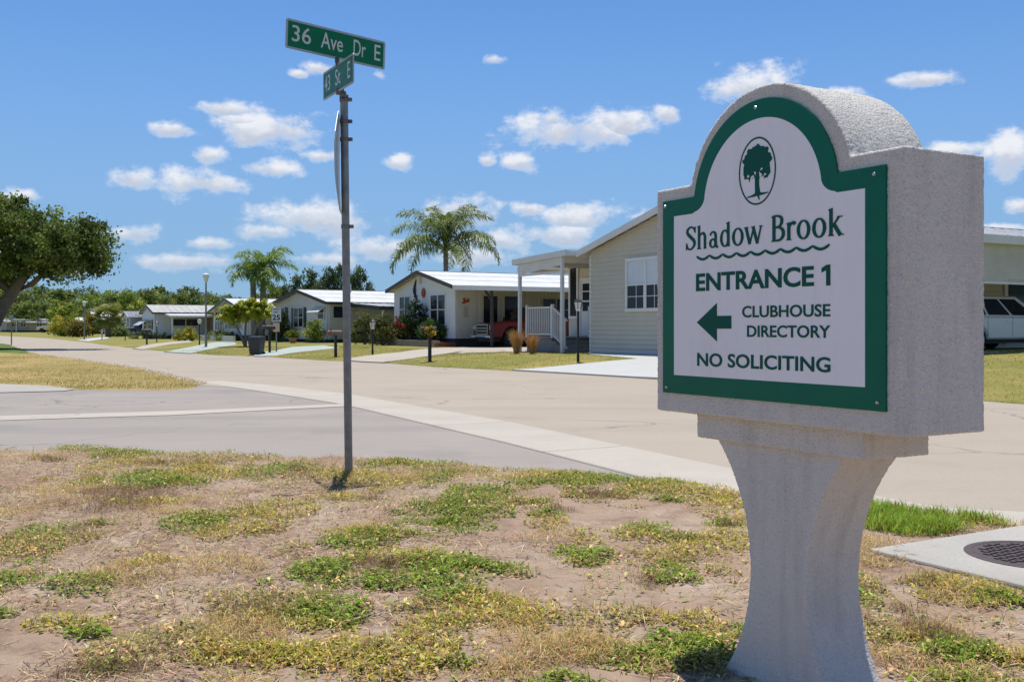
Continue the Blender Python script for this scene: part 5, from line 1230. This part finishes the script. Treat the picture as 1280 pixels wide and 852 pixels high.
TL = ['mossy tree rising behind the tan carport house', 'rounded tree behind the far white pickup', 'mossy tree rising behind the golden bushes', 'bright tree between the golden bushes and the cabbage palm', 'broad tree behind the cabbage palm', 'bright tree above the grey roofed house', 'rounded tree beyond the left gable of the weathered roof house', 'broad low tree behind the beige house', 'rounded tree seen past the oak trunk', 'mossy low tree behind the dark gable house',
      'rounded tree above the middle of the weathered roof', 'broad tree beyond the slim street lamp by the screened porch', 'broad low tree above the far end of the weathered roof', 'rounded tree left of the twin trunked palm', 'broad tree hidden behind the large oak', 'rounded tree above the white roof of the green trimmed house', 'bright low tree behind the twin trunked palm',
      'conifer standing second in the dark row behind the shuttered house', 'tallest conifer in the dark row behind the shuttered house', 'smallest conifer at the end of the dark row behind the shuttered house', 'dark dense tree beside the conifers behind the shuttered house', 'dark dense tree to the palm side of the street sign post', 'dark dense tree right behind the street sign post', 'low dark tree just above the roof ridge of the shuttered house', 'small dark tree ending the row behind the shuttered house', 'bright low tree above the yellow green bushes', 'small rounded tree behind the second lamp post',
      'rounded tree in the gap between the shuttered and the white gable house', 'rounded tree behind the white gable house under the feathery palm']
# column, row of the top, distance, width in px, kind
TREES = [(25,354,225,74,'moss'),(62,356,235,80,'oak'),(98,354,240,80,'moss'),(122,362,200,60,'bright'),(150,358,190,60,'oak2'),(160,363,165,46,'bright'),(190,356,210,66,'oak'),(40,372,215,60,'oak2'),(5,350,225,80,'oak'),(132,372,185,44,'moss'),
         (236,356,170,52,'oak'),(262,361,175,50,'oak2'),(214,364,180,46,'oak2'),(288,367,185,50,'oak'),(-40,360,230,90,'oak2'),(345,352,150,46,'oak'),(330,366,150,40,'bright'),
         (372,345,112,36,'spire'),(388,338,116,36,'spire'),(358,356,112,26,'spire'),(412,334,120,40,'dark'),(446,333,118,38,'dark'),(428,330,124,34,'dark'),(398,350,110,30,'dark'),(462,352,122,24,'dark'),(80,374,205,50,'bright'),(110,376,195,40,'oak'),
         (478,362,130,30,'oak'),(505,368,140,50,'oak'),(1262,330,60,40,'oak')][:-1]
rt = random.Random(9)
for it, (u, v, y, wpx, kd) in enumerate(TREES):
    x, yy = at(u, y); h = CAM_H + (HORIZON-v)/F_PX*y; wd = 1.25*wpx/F_PX*y
    t = thing(('conifer_tree' if kd == 'spire' else 'leafy_tree'), TL[it], 'tree', (x, yy, -.05), rt.uniform(0, 6.28), 'dark trees behind the shuttered house' if kd in ('dark', 'spire') else 'belt of trees beyond the houses')
    tm, cm = PR[kd]
    for nm, me in (('trunk', tm), ('crown', cm)): o = bpy.data.objects.new(nm, me); COL.objects.link(o); o.parent = t
    sx_ = wd/(1.15 if kd in ('oak', 'bright', 'dark') else (1.5 if kd != 'spire' else .55)); t.scale = (sx_, sx_, h/.99)

def frond_mesh(rng, Lf, el0, droop, cols, nl=34, leaflet=.5, plume=.5, wl_=.03):
    """arching palm frond along local +x; leaflets hang from both sides of the rib"""
    s = np.linspace(0, 1, 15); ang = el0 - droop*s**1.4; dx = np.cos(ang)*Lf/14; dz = np.sin(ang)*Lf/14
    X = np.concatenate([[0], np.cumsum(dx[:-1])]); Z = np.concatenate([[0], np.cumsum(dz[:-1])])
    rib = MB().tube([(X[i], 0, Z[i]) for i in range(15)], [.022*(1-.85*t)+.004 for t in s], 5)
    t = np.linspace(.16, 1, nl); px, pz = np.interp(t, s, X), np.interp(t, s, Z); n = nl*2
    P = np.stack([np.tile(px, 2), np.zeros(n), np.tile(pz, 2)], 1); side = np.repeat([-1, 1], nl)
    L_ = leaflet*np.tile(np.sin(np.clip(t*1.0, 0, 1)*math.pi*.92 + .18)**.6, 2)*rng.uniform(.8, 1.15, n)
    d = np.stack([np.full(n, .55)+rng.normal(0, .15, n), side*rng.uniform(.55, 1.0, n), rng.normal(-.05, plume, n)], 1); d /= np.linalg.norm(d, axis=1)[:, None]
    m = P + d*L_[:, None]*.5; d2 = d.copy(); d2[:, 2] -= rng.uniform(.7, 1.5, n); d2 /= np.linalg.norm(d2, axis=1)[:, None]; e = m + d2*L_[:, None]*.55
    w = np.cross(d, [0, 0, 1.0]); w /= np.linalg.norm(w, axis=1)[:, None] + 1e-9; w *= wl_/2
    V = np.stack([P-w*.5, P+w*.5, m+w, m-w, e], 1).reshape(-1, 3); o = np.arange(n)[:, None]*5
    Fq = np.concatenate([o+np.array([0, 1, 2]), o+np.array([0, 2, 3]), o+np.array([3, 2, 4])], 1).reshape(-1, 3)
    c = np.array([cols[i] for i in rng.integers(0, len(cols), n)])*(1+rng.normal(0, .2, (n, 1))); c = np.clip(c, .005, .8)
    rv = np.array(rib.v); rf = np.array([[f[0], f[1], f[2]] for f in rib.f if len(f) == 4] + [[f[0], f[2], f[3]] for f in rib.f if len(f) == 4])
    return np_mesh('frond', np.concatenate([V, rv]), np.concatenate([Fq, rf+len(V)]), np.concatenate([np.repeat(c, 5, 0), np.tile([[.13,.15,.03]], (len(rv), 1))]))
def palm(label, x, y, zb, trunk_pts, trunk_r, crowns, cols, Lf, seed, nf=15, leaflet=.55, name='palm_tree', cat='palm tree', leafw=.035, nl=34, group=None, lo=-.35):
    t = thing(name, label, cat, (x, y, zb), 0, group); rng = np.random.default_rng(seed)
    for tp in trunk_pts:
        k = len(tp); m_ = MB().tube(tp, [trunk_r*(1.15-.3*i/(k-1)) for i in range(k)], 10)
        for i in range(14):
            f = (i+1)/15*(k-1); j = int(f); q = Vector(tp[j])*(1-f+j) + Vector(tp[min(j+1, k-1)])*(f-j); m_.lathe([(trunk_r*1.02,-.02),(trunk_r*1.12,0),(trunk_r*1.02,.02)], q, 10)
        m_.build('trunk', 'palm_bark', t, smooth='all')
    protos = []
    for j in range(5):
        me = frond_mesh(rng, Lf, rng.uniform(.75, 1.15), rng.uniform(1.7, 2.5), cols, nl, leaflet, .45, leafw); me.materials.append(M['palm_leaf']); protos.append(me)
    for (cx, cy, cz) in crowns:
        for i in range(nf):
            o = bpy.data.objects.new('frond', protos[i % 5]); COL.objects.link(o); o.parent = t; o.location = (cx, cy, cz)
            f = i/nf; o.rotation_euler = (rng.uniform(-.25, .25), lo + (1-f)*-.35 + f*.95 + rng.uniform(-.12, .12), i*2.39996 + rng.uniform(-.2, .2)); s = rng.uniform(.85, 1.1); o.scale = (s, s, s)
    return t
PG = [(.15,.21,.045),(.19,.25,.06),(.11,.16,.035),(.25,.29,.08)]
PB = [(.20,.30,.04),(.26,.35,.05),(.15,.24,.03)]
x, y = at(557, 63); zc = CAM_H + (HORIZON-316)/F_PX*63
palm('tall feathery palm rising behind the white gable house', x, y, .1, [[(0,0,-.1),(.05,0,zc*.5),(0,0,zc)]], .17, [(0,0,zc)], PG, 4.3, 4, 24, .9, leafw=.06, nl=76)
x, y = at(322, 66); z1 = CAM_H + (HORIZON-352)/F_PX*66; z2 = CAM_H + (HORIZON-340)/F_PX*66
palm('twin trunked palm with drooping bright fronds in front of the green trimmed house', x, y, .05, [[(-.15,0,-.1),(-.25,0,z1*.5),(-.3,0,z1)], [(.2,0,-.1),(.3,.1,z2*.5),(.35,.1,z2)]], .2, [(-.3,0,z1), (.35,.1,z2)], PB, 2.6, 8, 12, .72, leafw=.06, nl=54)
gpx = gp(306, 437.5)
palm('yellow green clump of small palms leaning over red mulch', gpx.x, gpx.y, .06, [[(.1,0,-.08),(-.25,0,.8),(-.65,.1,1.55)], [(.2,.1,-.08),(.45,0,.8),(.75,.1,1.75)], [(0,.2,-.08),(-.05,.3,.9),(0,.3,1.9)]], .06, [(-.65,.1,1.55), (.75,.1,1.75), (.1,.3,1.85)], [(.36,.40,.03),(.46,.47,.04),(.26,.32,.03)], .92, 31, 26, .40, leafw=.05, nl=40, name='palm_clump')
mu = MB(); rr = random.Random(4)
mu.lathe([(1.15,-.06),(1.0,.05),(.7,.13),(.3,.17),(.05,.18)], (0,0,0), 18); o = mu.build('mulch_bed', 'mulch', loc=(gpx.x, gpx.y, .03), smooth='all'); tag(o, 'mound of red mulch under the leaning palms', 'mulch bed')
# cabbage palm down the road: fans of stiff blades on a stout trunk
def fan_palm(label, x, y, h, s, seed, cols):
    t = thing('cabbage_palm', label, 'palm tree', (x, y, -.02)); rng = np.random.default_rng(seed)
    MB().tube([(0,0,-.1),(.02,0,h*.5),(0,0,h)], [.30,.24,.26], 10).build('trunk', 'bark', t, smooth='all')
    P, Az, Ti, L_, W_2, T = [], [], [], [], [], []
    for k in range(5): pass
    me = None
    for i in range(24):
        if me is None or i < 4:
            V = []; n = 22; a = np.linspace(-1.9, 1.9, n); c = np.array([cols[q] for q in rng.integers(0, len(cols), n)])
            dr = np.stack([np.cos(a), np.sin(a), np.full(n, -.12)-.25*np.abs(a)/1.9], 1); b0 = np.tile([[.75, 0, .1]], (n, 1)); m_ = b0 + dr*.45; e = m_ + (dr - np.array([0, 0, .55]))*.38
            w = np.stack([-np.sin(a), np.cos(a), np.zeros(n)], 1)*.045
            V = np.stack([b0-w*.2, b0+w*.2, m_+w, m_-w, e], 1).reshape(-1, 3); o_ = np.arange(n)[:, None]*5
            Fq = np.concatenate([o_+np.array([0,1,2]), o_+np.array([0,2,3]), o_+np.array([3,2,4])], 1).reshape(-1, 3)
            rb = MB().tube([(0,0,0),(.4,0,.12),(.78,0,.1)], .015, 4, False); rv = np.array(rb.v); rf = np.array([[f[0],f[1],f[2]] for f in rb.f] + [[f[0],f[2],f[3]] for f in rb.f])
            me = np_mesh('fan_leaf', np.concatenate([V, rv]), np.concatenate([Fq, rf+len(V)]), np.concatenate([np.repeat(c, 5, 0), np.tile([[.13,.15,.04]], (len(rv), 1))])); me.materials.append(M['palm_leaf'])
        o = bpy.data.objects.new('fan_leaf', me); COL.objects.link(o); o.parent = t; o.location = (0, 0, h-.1); o.rotation_euler = (rng.uniform(-.3,.3), -1.15+1.9*i/24, i*2.39996); o.scale = (s, s, s)
x, y = at(135, 112); fan_palm('cabbage palm with fan leaves standing by the far driveway', x, y, 2.3, 1.25, 5, [(.17,.21,.04),(.24,.26,.05),(.34,.30,.07)])

def shrub(label, x, y, zb, rx, ry, h, cols, seed, name='leafy_shrub', n=60, per=45, size=.07, sig=.11, flowers=None, group=None, cat='shrub'):
    t = thing(name, label, cat, (x, y, zb), 0, group); rr = random.Random(seed)
    st = MB()
    for k in range(6):
        a = k*1.05+rr.random(); st.tube([(.03*math.cos(a),.03*math.sin(a),-.08),(.25*rx*math.cos(a),.25*ry*math.sin(a),h*.4),(.55*rx*math.cos(a),.55*ry*math.sin(a),h*.75)], [.025,.018,.006], 5)
    st.build('stems', 'bark', t)
    lob = [(0,0,h*.5,rx*.8,ry*.8,h*.42),(-rx*.35,0,h*.35,rx*.6,ry*.7,h*.3),(rx*.35,.0,h*.4,rx*.6,ry*.7,h*.3),(0,0,h*.78,rx*.5,ry*.5,h*.2)]
    link('foliage', crown_mesh('foliage', lob, n, per, sig, size, cols, seed, zmin=.02), 'leaf', t)
    if flowers: link('blossom', crown_mesh('blossom', [(l[0], l[1]-.1, l[2], l[3]*1.05, l[4]*1.05, l[5]*1.05) for l in flowers[1]], flowers[2], 12, .09, .07, flowers[0], seed+1), 'leaf', t)
    return t
# planting in front of house 2
RED = [(.45,.06,.03),(.5,.12,.05),(.4,.04,.05)]
for (u, dy, rx, h, cols, lab, fl_) in ((456, -1.6, 1.0, 1.75, [(.13,.15,.03),(.19,.19,.05),(.09,.11,.025)], 'loose olive green shrub beside the shuttered house side wall', None),
      (479, -1.7, .9, 1.7, [(.15,.16,.04),(.20,.19,.06),(.1,.11,.03)], 'olive shrub with dull red leaf tips in front of the white gable house', None),
      (503, -.55, .9, 1.35, [(.06,.09,.02),(.09,.12,.03)], 'shrub covered in orange red blossom in the block planter', (RED, [(0,-.2,.75,.8,.5,.5)], 26)),
      (521, -.5, .95, 2.35, [(.035,.075,.018),(.05,.10,.022),(.025,.05,.014)], 'dark green vine climbing towards the lizard ornament', None),
      (541, -.55, .8, 1.2, [(.05,.11,.02),(.08,.14,.03)], 'fresh green shrub under the front window of the white gable house', None)):
    x = h2.fx(u, dy); p = h2.world(x, dy); zb_ = max(gz(*p), .02) + (.24 + h2.zb - gz(*p) if dy > -1.2 else .02)
    shrub(lab, p[0], p[1], zb_, rx, .5 if dy > -1.2 else .8, h, cols, int(u), n=70, flowers=fl_)
x, dy = h2.fx(486), -1.75
# shrubs at house 3 and pots
for (u, dy, rx, h, cols, lab) in ((394, -.9, .75, 1.55, BRIGHT, 'clipped bright green bush at the corner of the shuttered house'), (355, -.8, .4, 2.0, DARK, 'tall dark shrub against the shuttered house wall'), (346, -.8, .5, 1.4, OAK, 'rounded dark shrub behind the speed limit sign')):
    p = h3.world(h3.fx(u, dy), dy); shrub(lab, p[0], p[1], gz(*p)+.03, rx, .6, h, cols, int(u)+5, n=60)
p = gp(404, 437.5); palm('small arching palm beside the mailbox at the mint driveway', p.x, p.y+14, gz(p.x, p.y+14)+.02, [[(0,0,-.08),(0,0,.5)]], .07, [(0,0,.5)], [(.38,.39,.06),(.28,.31,.05)], 1.2, 41, 14, .3, name='small_palm')
q = h3.world(h3.fx(366, -2.2), -2.2)
po_ = thing('potted_plant', 'bushy light green plant in a wide tan pot by the mint driveway', 'potted plant', (q[0], q[1], gz(*q)+.03)); po_.scale = (.62, .62, .62)
MB().lathe([(.22,0),(.30,.12),(.42,.45),(.46,.5),(.40,.5),(.36,.42)], n=16).build('pot', 'terracotta', po_, smooth=True)
link('foliage', crown_mesh('foliage', [(0,0,.85,.6,.6,.35)], 45, 40, .12, .09, [(.20,.24,.03),(.14,.18,.025)], 61), 'leaf', po_)
# beds at houses 4 and 5, bushes down the road
for (H_, u, dy, rx, h, cols, lab) in ((h4, 272, -.6, 1.0, .9, MOSS, 'grey green low shrub behind the white planter wall'), (h4, 287, -.6, 1.2, .8, OAK, 'low dark hedge under the wide front window'), (h5, 186, -.9, 2.2, .9, DARK, 'clipped dark hedge along the front of the weathered roof house')):
    p = H_.world(H_.fx(u, dy), dy); shrub(lab, p[0], p[1], .02, rx, .5, h, cols, int(u)+9, n=60)
p = gp(232, 427.2); shrub('yellow green spiky bush before the screened porch', p.x, p.y, .03, 1.2, .8, 1.15, YELL, 71, n=60)
for (u, v, y, rx, h, cols, lab) in ((76, 419, 122, 1.9, 2.6, YELL, 'sprawling yellow green bush beside the far pickup'), (87, 419.5, 118, 1.7, 2.4, YELL, 'yellow green bush between the far pickup and the palms'), (97, 420.5, 112, 1.6, 1.9, [(.24,.22,.04),(.16,.16,.03),(.3,.2,.05)], 'ragged golden bush next to the second lamp post'),
      (116, 421, 126, 1.5, 3.0, [(.28,.25,.02),(.34,.22,.02),(.2,.2,.03)], 'tall golden crowned shrub behind the second lamp post'), (150, 420, 118, 1.2, 1.1, MOSS, 'grey green bush below the grey roofed house'), (143, 420, 125, 1.4, 2.6, OAK, 'dark leafy shrub beside the cabbage palm')):
    x, yy = at(u, y); shrub(lab, x, yy, .02, rx, rx*.8, h, cols, u, n=70, per=42, size=.15, sig=.22)
# plumes of ornamental grass before the porch
for (u, v, h) in ((645.5, 443, .72), (665.5, 443.2, .60)):
    p = pixz(u, v); t = thing('ornamental_grass', ['tall tan plume of ornamental grass by the porch post', 'shorter tan plume of ornamental grass by the porch steps'][u > 650], 'grass', (p.x, p.y, gz(p.x, p.y)+.02)); n = 420
    az_ = RNG.uniform(0, 6.28, n); r_ = RNG.random(n)*.09; c = jit((.52,.30,.12), n, .2); V, Fq, T = kites(np.stack([r_*np.cos(az_), r_*np.sin(az_), np.zeros(n)], 1), az_, RNG.uniform(1.2, 1.55, n), RNG.uniform(.6, 1.15, n)*h*1.1, RNG.uniform(.008, .018, n), c, .12)
    link('blades', np_mesh('blades', V, Fq, T), 'straw', t)

# ------------------------------------------------------------------ street furniture
def lamp_post(label, x, y, zb, h):
    t = thing('street_lamp', label, 'street lamp', (x, y, zb), 0, 'street lamps along the road')
    MB().lathe([(.075,-.05),(.07,.4),(.045,h*.6),(.04,h-.45)], n=10).build('post', 'galv', t, smooth=True)
    MB().lathe([(.05,h-.46),(.09,h-.40),(.16,h-.12),(.165,h-.10)], n=12).build('lantern', 'lamp_globe', t, smooth=True); MB().lathe([(.20,h-.10),(.19,h-.06),(.05,h)], n=12).build('cap', 'white', t, smooth=True)
p = gp(257.5, 437); lamp_post('slim street lamp standing in front of the screened porch', p.x, p.y, .0, 3.95)
p = gp(105.5, 425); lamp_post('slim street lamp beside the golden bushes down the road', p.x, p.y, .0, 3.45)
p = gp(-7, 449.5); lamp_post('street lamp on the corner lawn under the oak', p.x+.02, p.y, .03, 3.95)
def yard_lamp(label, u, v, h, white=False):
    p = pixz(u, v); t = thing('yard_lamp', label, 'garden lamp', (p.x, p.y, p.z+.0), .4)
    MB().lathe([(.04,-.06),(.04,.2),(.032,.25),(.032,h-.28)], n=10).build('post', 'black', t, smooth=True)
    if white: MB().lathe([(.05,h-.28),(.11,h-.18),(.12,h-.1),(.06,h)], n=12).build('globe', 'lamp_globe', t, smooth=True)
    else:
        MB().lathe([(.06,h-.29),(.08,h-.24),(.12,h-.05),(.10,h-.04)], n=6).build('lantern_glass', 'lamp_globe', t)
        c = MB(); c.lathe([(.14,h-.05),(.13,h-.02),(.03,h+.06)], n=6)
        for k in range(6): a = k*math.pi/3; c.bar((.085*math.cos(a),.085*math.sin(a),h-.24),(.125*math.cos(a),.125*math.sin(a),h-.05),.014)
        c.build('lantern_frame', 'black', t)
yard_lamp('black lantern post on the lawn before the sage house', 722.6, 453.5, 1.72); yard_lamp('black lantern post between the olive shrubs and the tan path', 465.7, 444, 1.25)
yard_lamp('black globe lamp post between the mint path and the porch path', 249.3, 432, 1.5, True); yard_lamp('dark lantern post beside the clipped hedge', 196, 428, 1.45); yard_lamp('dark lantern post by the navy van', 156.5, 426, 1.3); yard_lamp('short dark post in front of the cabbage palm', 127.5, 424.5, .85)
def mailbox(label, u, v, h, mat, px=.0, L_=.42, w=.17, post='black'):
    p = pixz(u, v); t = thing('mailbox', label, 'mailbox', (p.x, p.y, p.z), ROTZ)
    MB().box(-.045,.045,-.045,.045,-.06,h).build('post', post, t, bevel=.006); MB().bar((0,0,h-.05),(-.28,0,h-.02),.06).build('arm', post, t)
    pr = [(-w/2,0),(w/2,0),(w/2,w*.55)] + [(w/2*math.cos(a), w*.55+w/2*math.sin(a)) for a in np.linspace(.2, math.pi-.2, 9)] + [(-w/2,w*.55)]
    b = MB().prism(pr, -L_*.9, L_*.35).build('box', mat, t); b.location = (-.08, .1, h); MB().prism([(q*1.03, z*1.02) for q, z in pr], -L_*.92, -L_*.9+.004).build('door', mat, b); MB().box(w/2,w/2+.015,-.3,-.26,.05,.25).build('flag', 'art_red', b)
    return t
M['mail_brown'] = pm('brown_mailbox', (.22,.16,.115), (.17,.12,.09), 8, .6); M['mail_dark'] = pm('dark_mailbox', (.06,.05,.05), None, rough=.5)
t = mailbox('dark mailbox with yellow flowers at the tan path', 537.2, 453, .95, 'mail_dark')
link('flowers', crown_mesh('flowers', [(.05,-.05,.95,.14,.14,.16)], 14, 16, .05, .05, [(.55,.42,.03),(.5,.2,.04),(.1,.14,.03)], 9), 'leaf', t)
mailbox('brown mailbox on a black post beside the mint driveway', 419.5, 447.3, .82, 'mail_brown'); mailbox('dark mailbox by the curb of the weathered roof house', 183.5, 431.5, .8, 'mail_dark')
mailbox('dark mailbox beside the wheeled bin', 337, 441.5, 1.0, 'mail_dark')
# wheeled bin
p = gp(321, 444.8); t = thing('wheeled_bin', 'dark grey wheeled bin standing at the curb by the palms', 'bin', (p.x, p.y, .012), R(-12)); t.scale = (.9, .9, .95)
MB().hexa([(-.24,-.25,.06),(.24,-.25,.06),(.24,.2,.06),(-.24,.2,.06),(-.30,-.32,.76),(.30,-.32,.76),(.30,.30,.76),(-.30,.30,.76)]).build('tub', 'bin', t, bevel=.02); MB().hexa([(-.31,-.34,.765),(.31,-.34,.765),(.31,.33,.765),(-.31,.33,.765),(-.27,-.30,.82),(.27,-.30,.82),(.27,.30,.84),(-.27,.30,.84)]).build('lid', 'bin', t, bevel=.01)
MB().box(-.25,.25,.34,.38,.70,.74).build('handle', 'bin', t)
for s in (-1, 1): MB().lathe([(.09,-.03),(.09,.03)], (s*.26,.2,.09), 14, 'x').build('wheel', 'tyre', t)
# speed limit sign
p = gp(345.5, 443); t = thing('speed_limit_sign', 'white 25 speed limit sign with a small orange plate below', 'road sign', (p.x, p.y, .0), R(4))
MB().bar((0,0,-.05),(0,0,1.98),.055,.04).build('post', 'galv', t)
pl = MB().box(-.21,.21,-.045,-.035,1.40,2.02).build('plate', 'sign_white', t); link('numerals', text_fit('25', -.165, .165, 1.47, 1.71, -.046, .03, .002), 'black', pl); link('lettering', text_fit('SPEED', -.15, .15, 1.90, 1.97, -.046, .01, .002), 'black', pl); link('lettering', text_fit('LIMIT', -.12, .12, 1.78, 1.85, -.046, .01, .002), 'black', pl)
f = MB(); f.box(-.205,.205,-.0475,-.045,2.003,2.012); f.box(-.205,.205,-.0475,-.045,1.408,1.417); f.box(-.205,-.197,-.0475,-.045,1.417,2.003); f.box(.197,.205,-.0475,-.045,1.417,2.003); f.build('border', 'black', pl)
MB().box(-.14,.14,-.045,-.035,.98,1.36).build('notice_plate', 'orange_plate', t)
# small sign at the far corner lawn
p = gp(14.3, 431); t = thing('road_sign', 'small grey backed sign on a thin post at the shaded lawn corner', 'road sign', (p.x, p.y, .0), R(8)); MB().bar((0,0,-.05),(0,0,1.95),.06).build('post', 'galv', t); MB().box(-.13,.13,-.05,-.035,1.6,1.98).build('plate', 'alu', t)
# faint dropped bits at the roadside beds
for (u, v) in ((385, 436),): pass
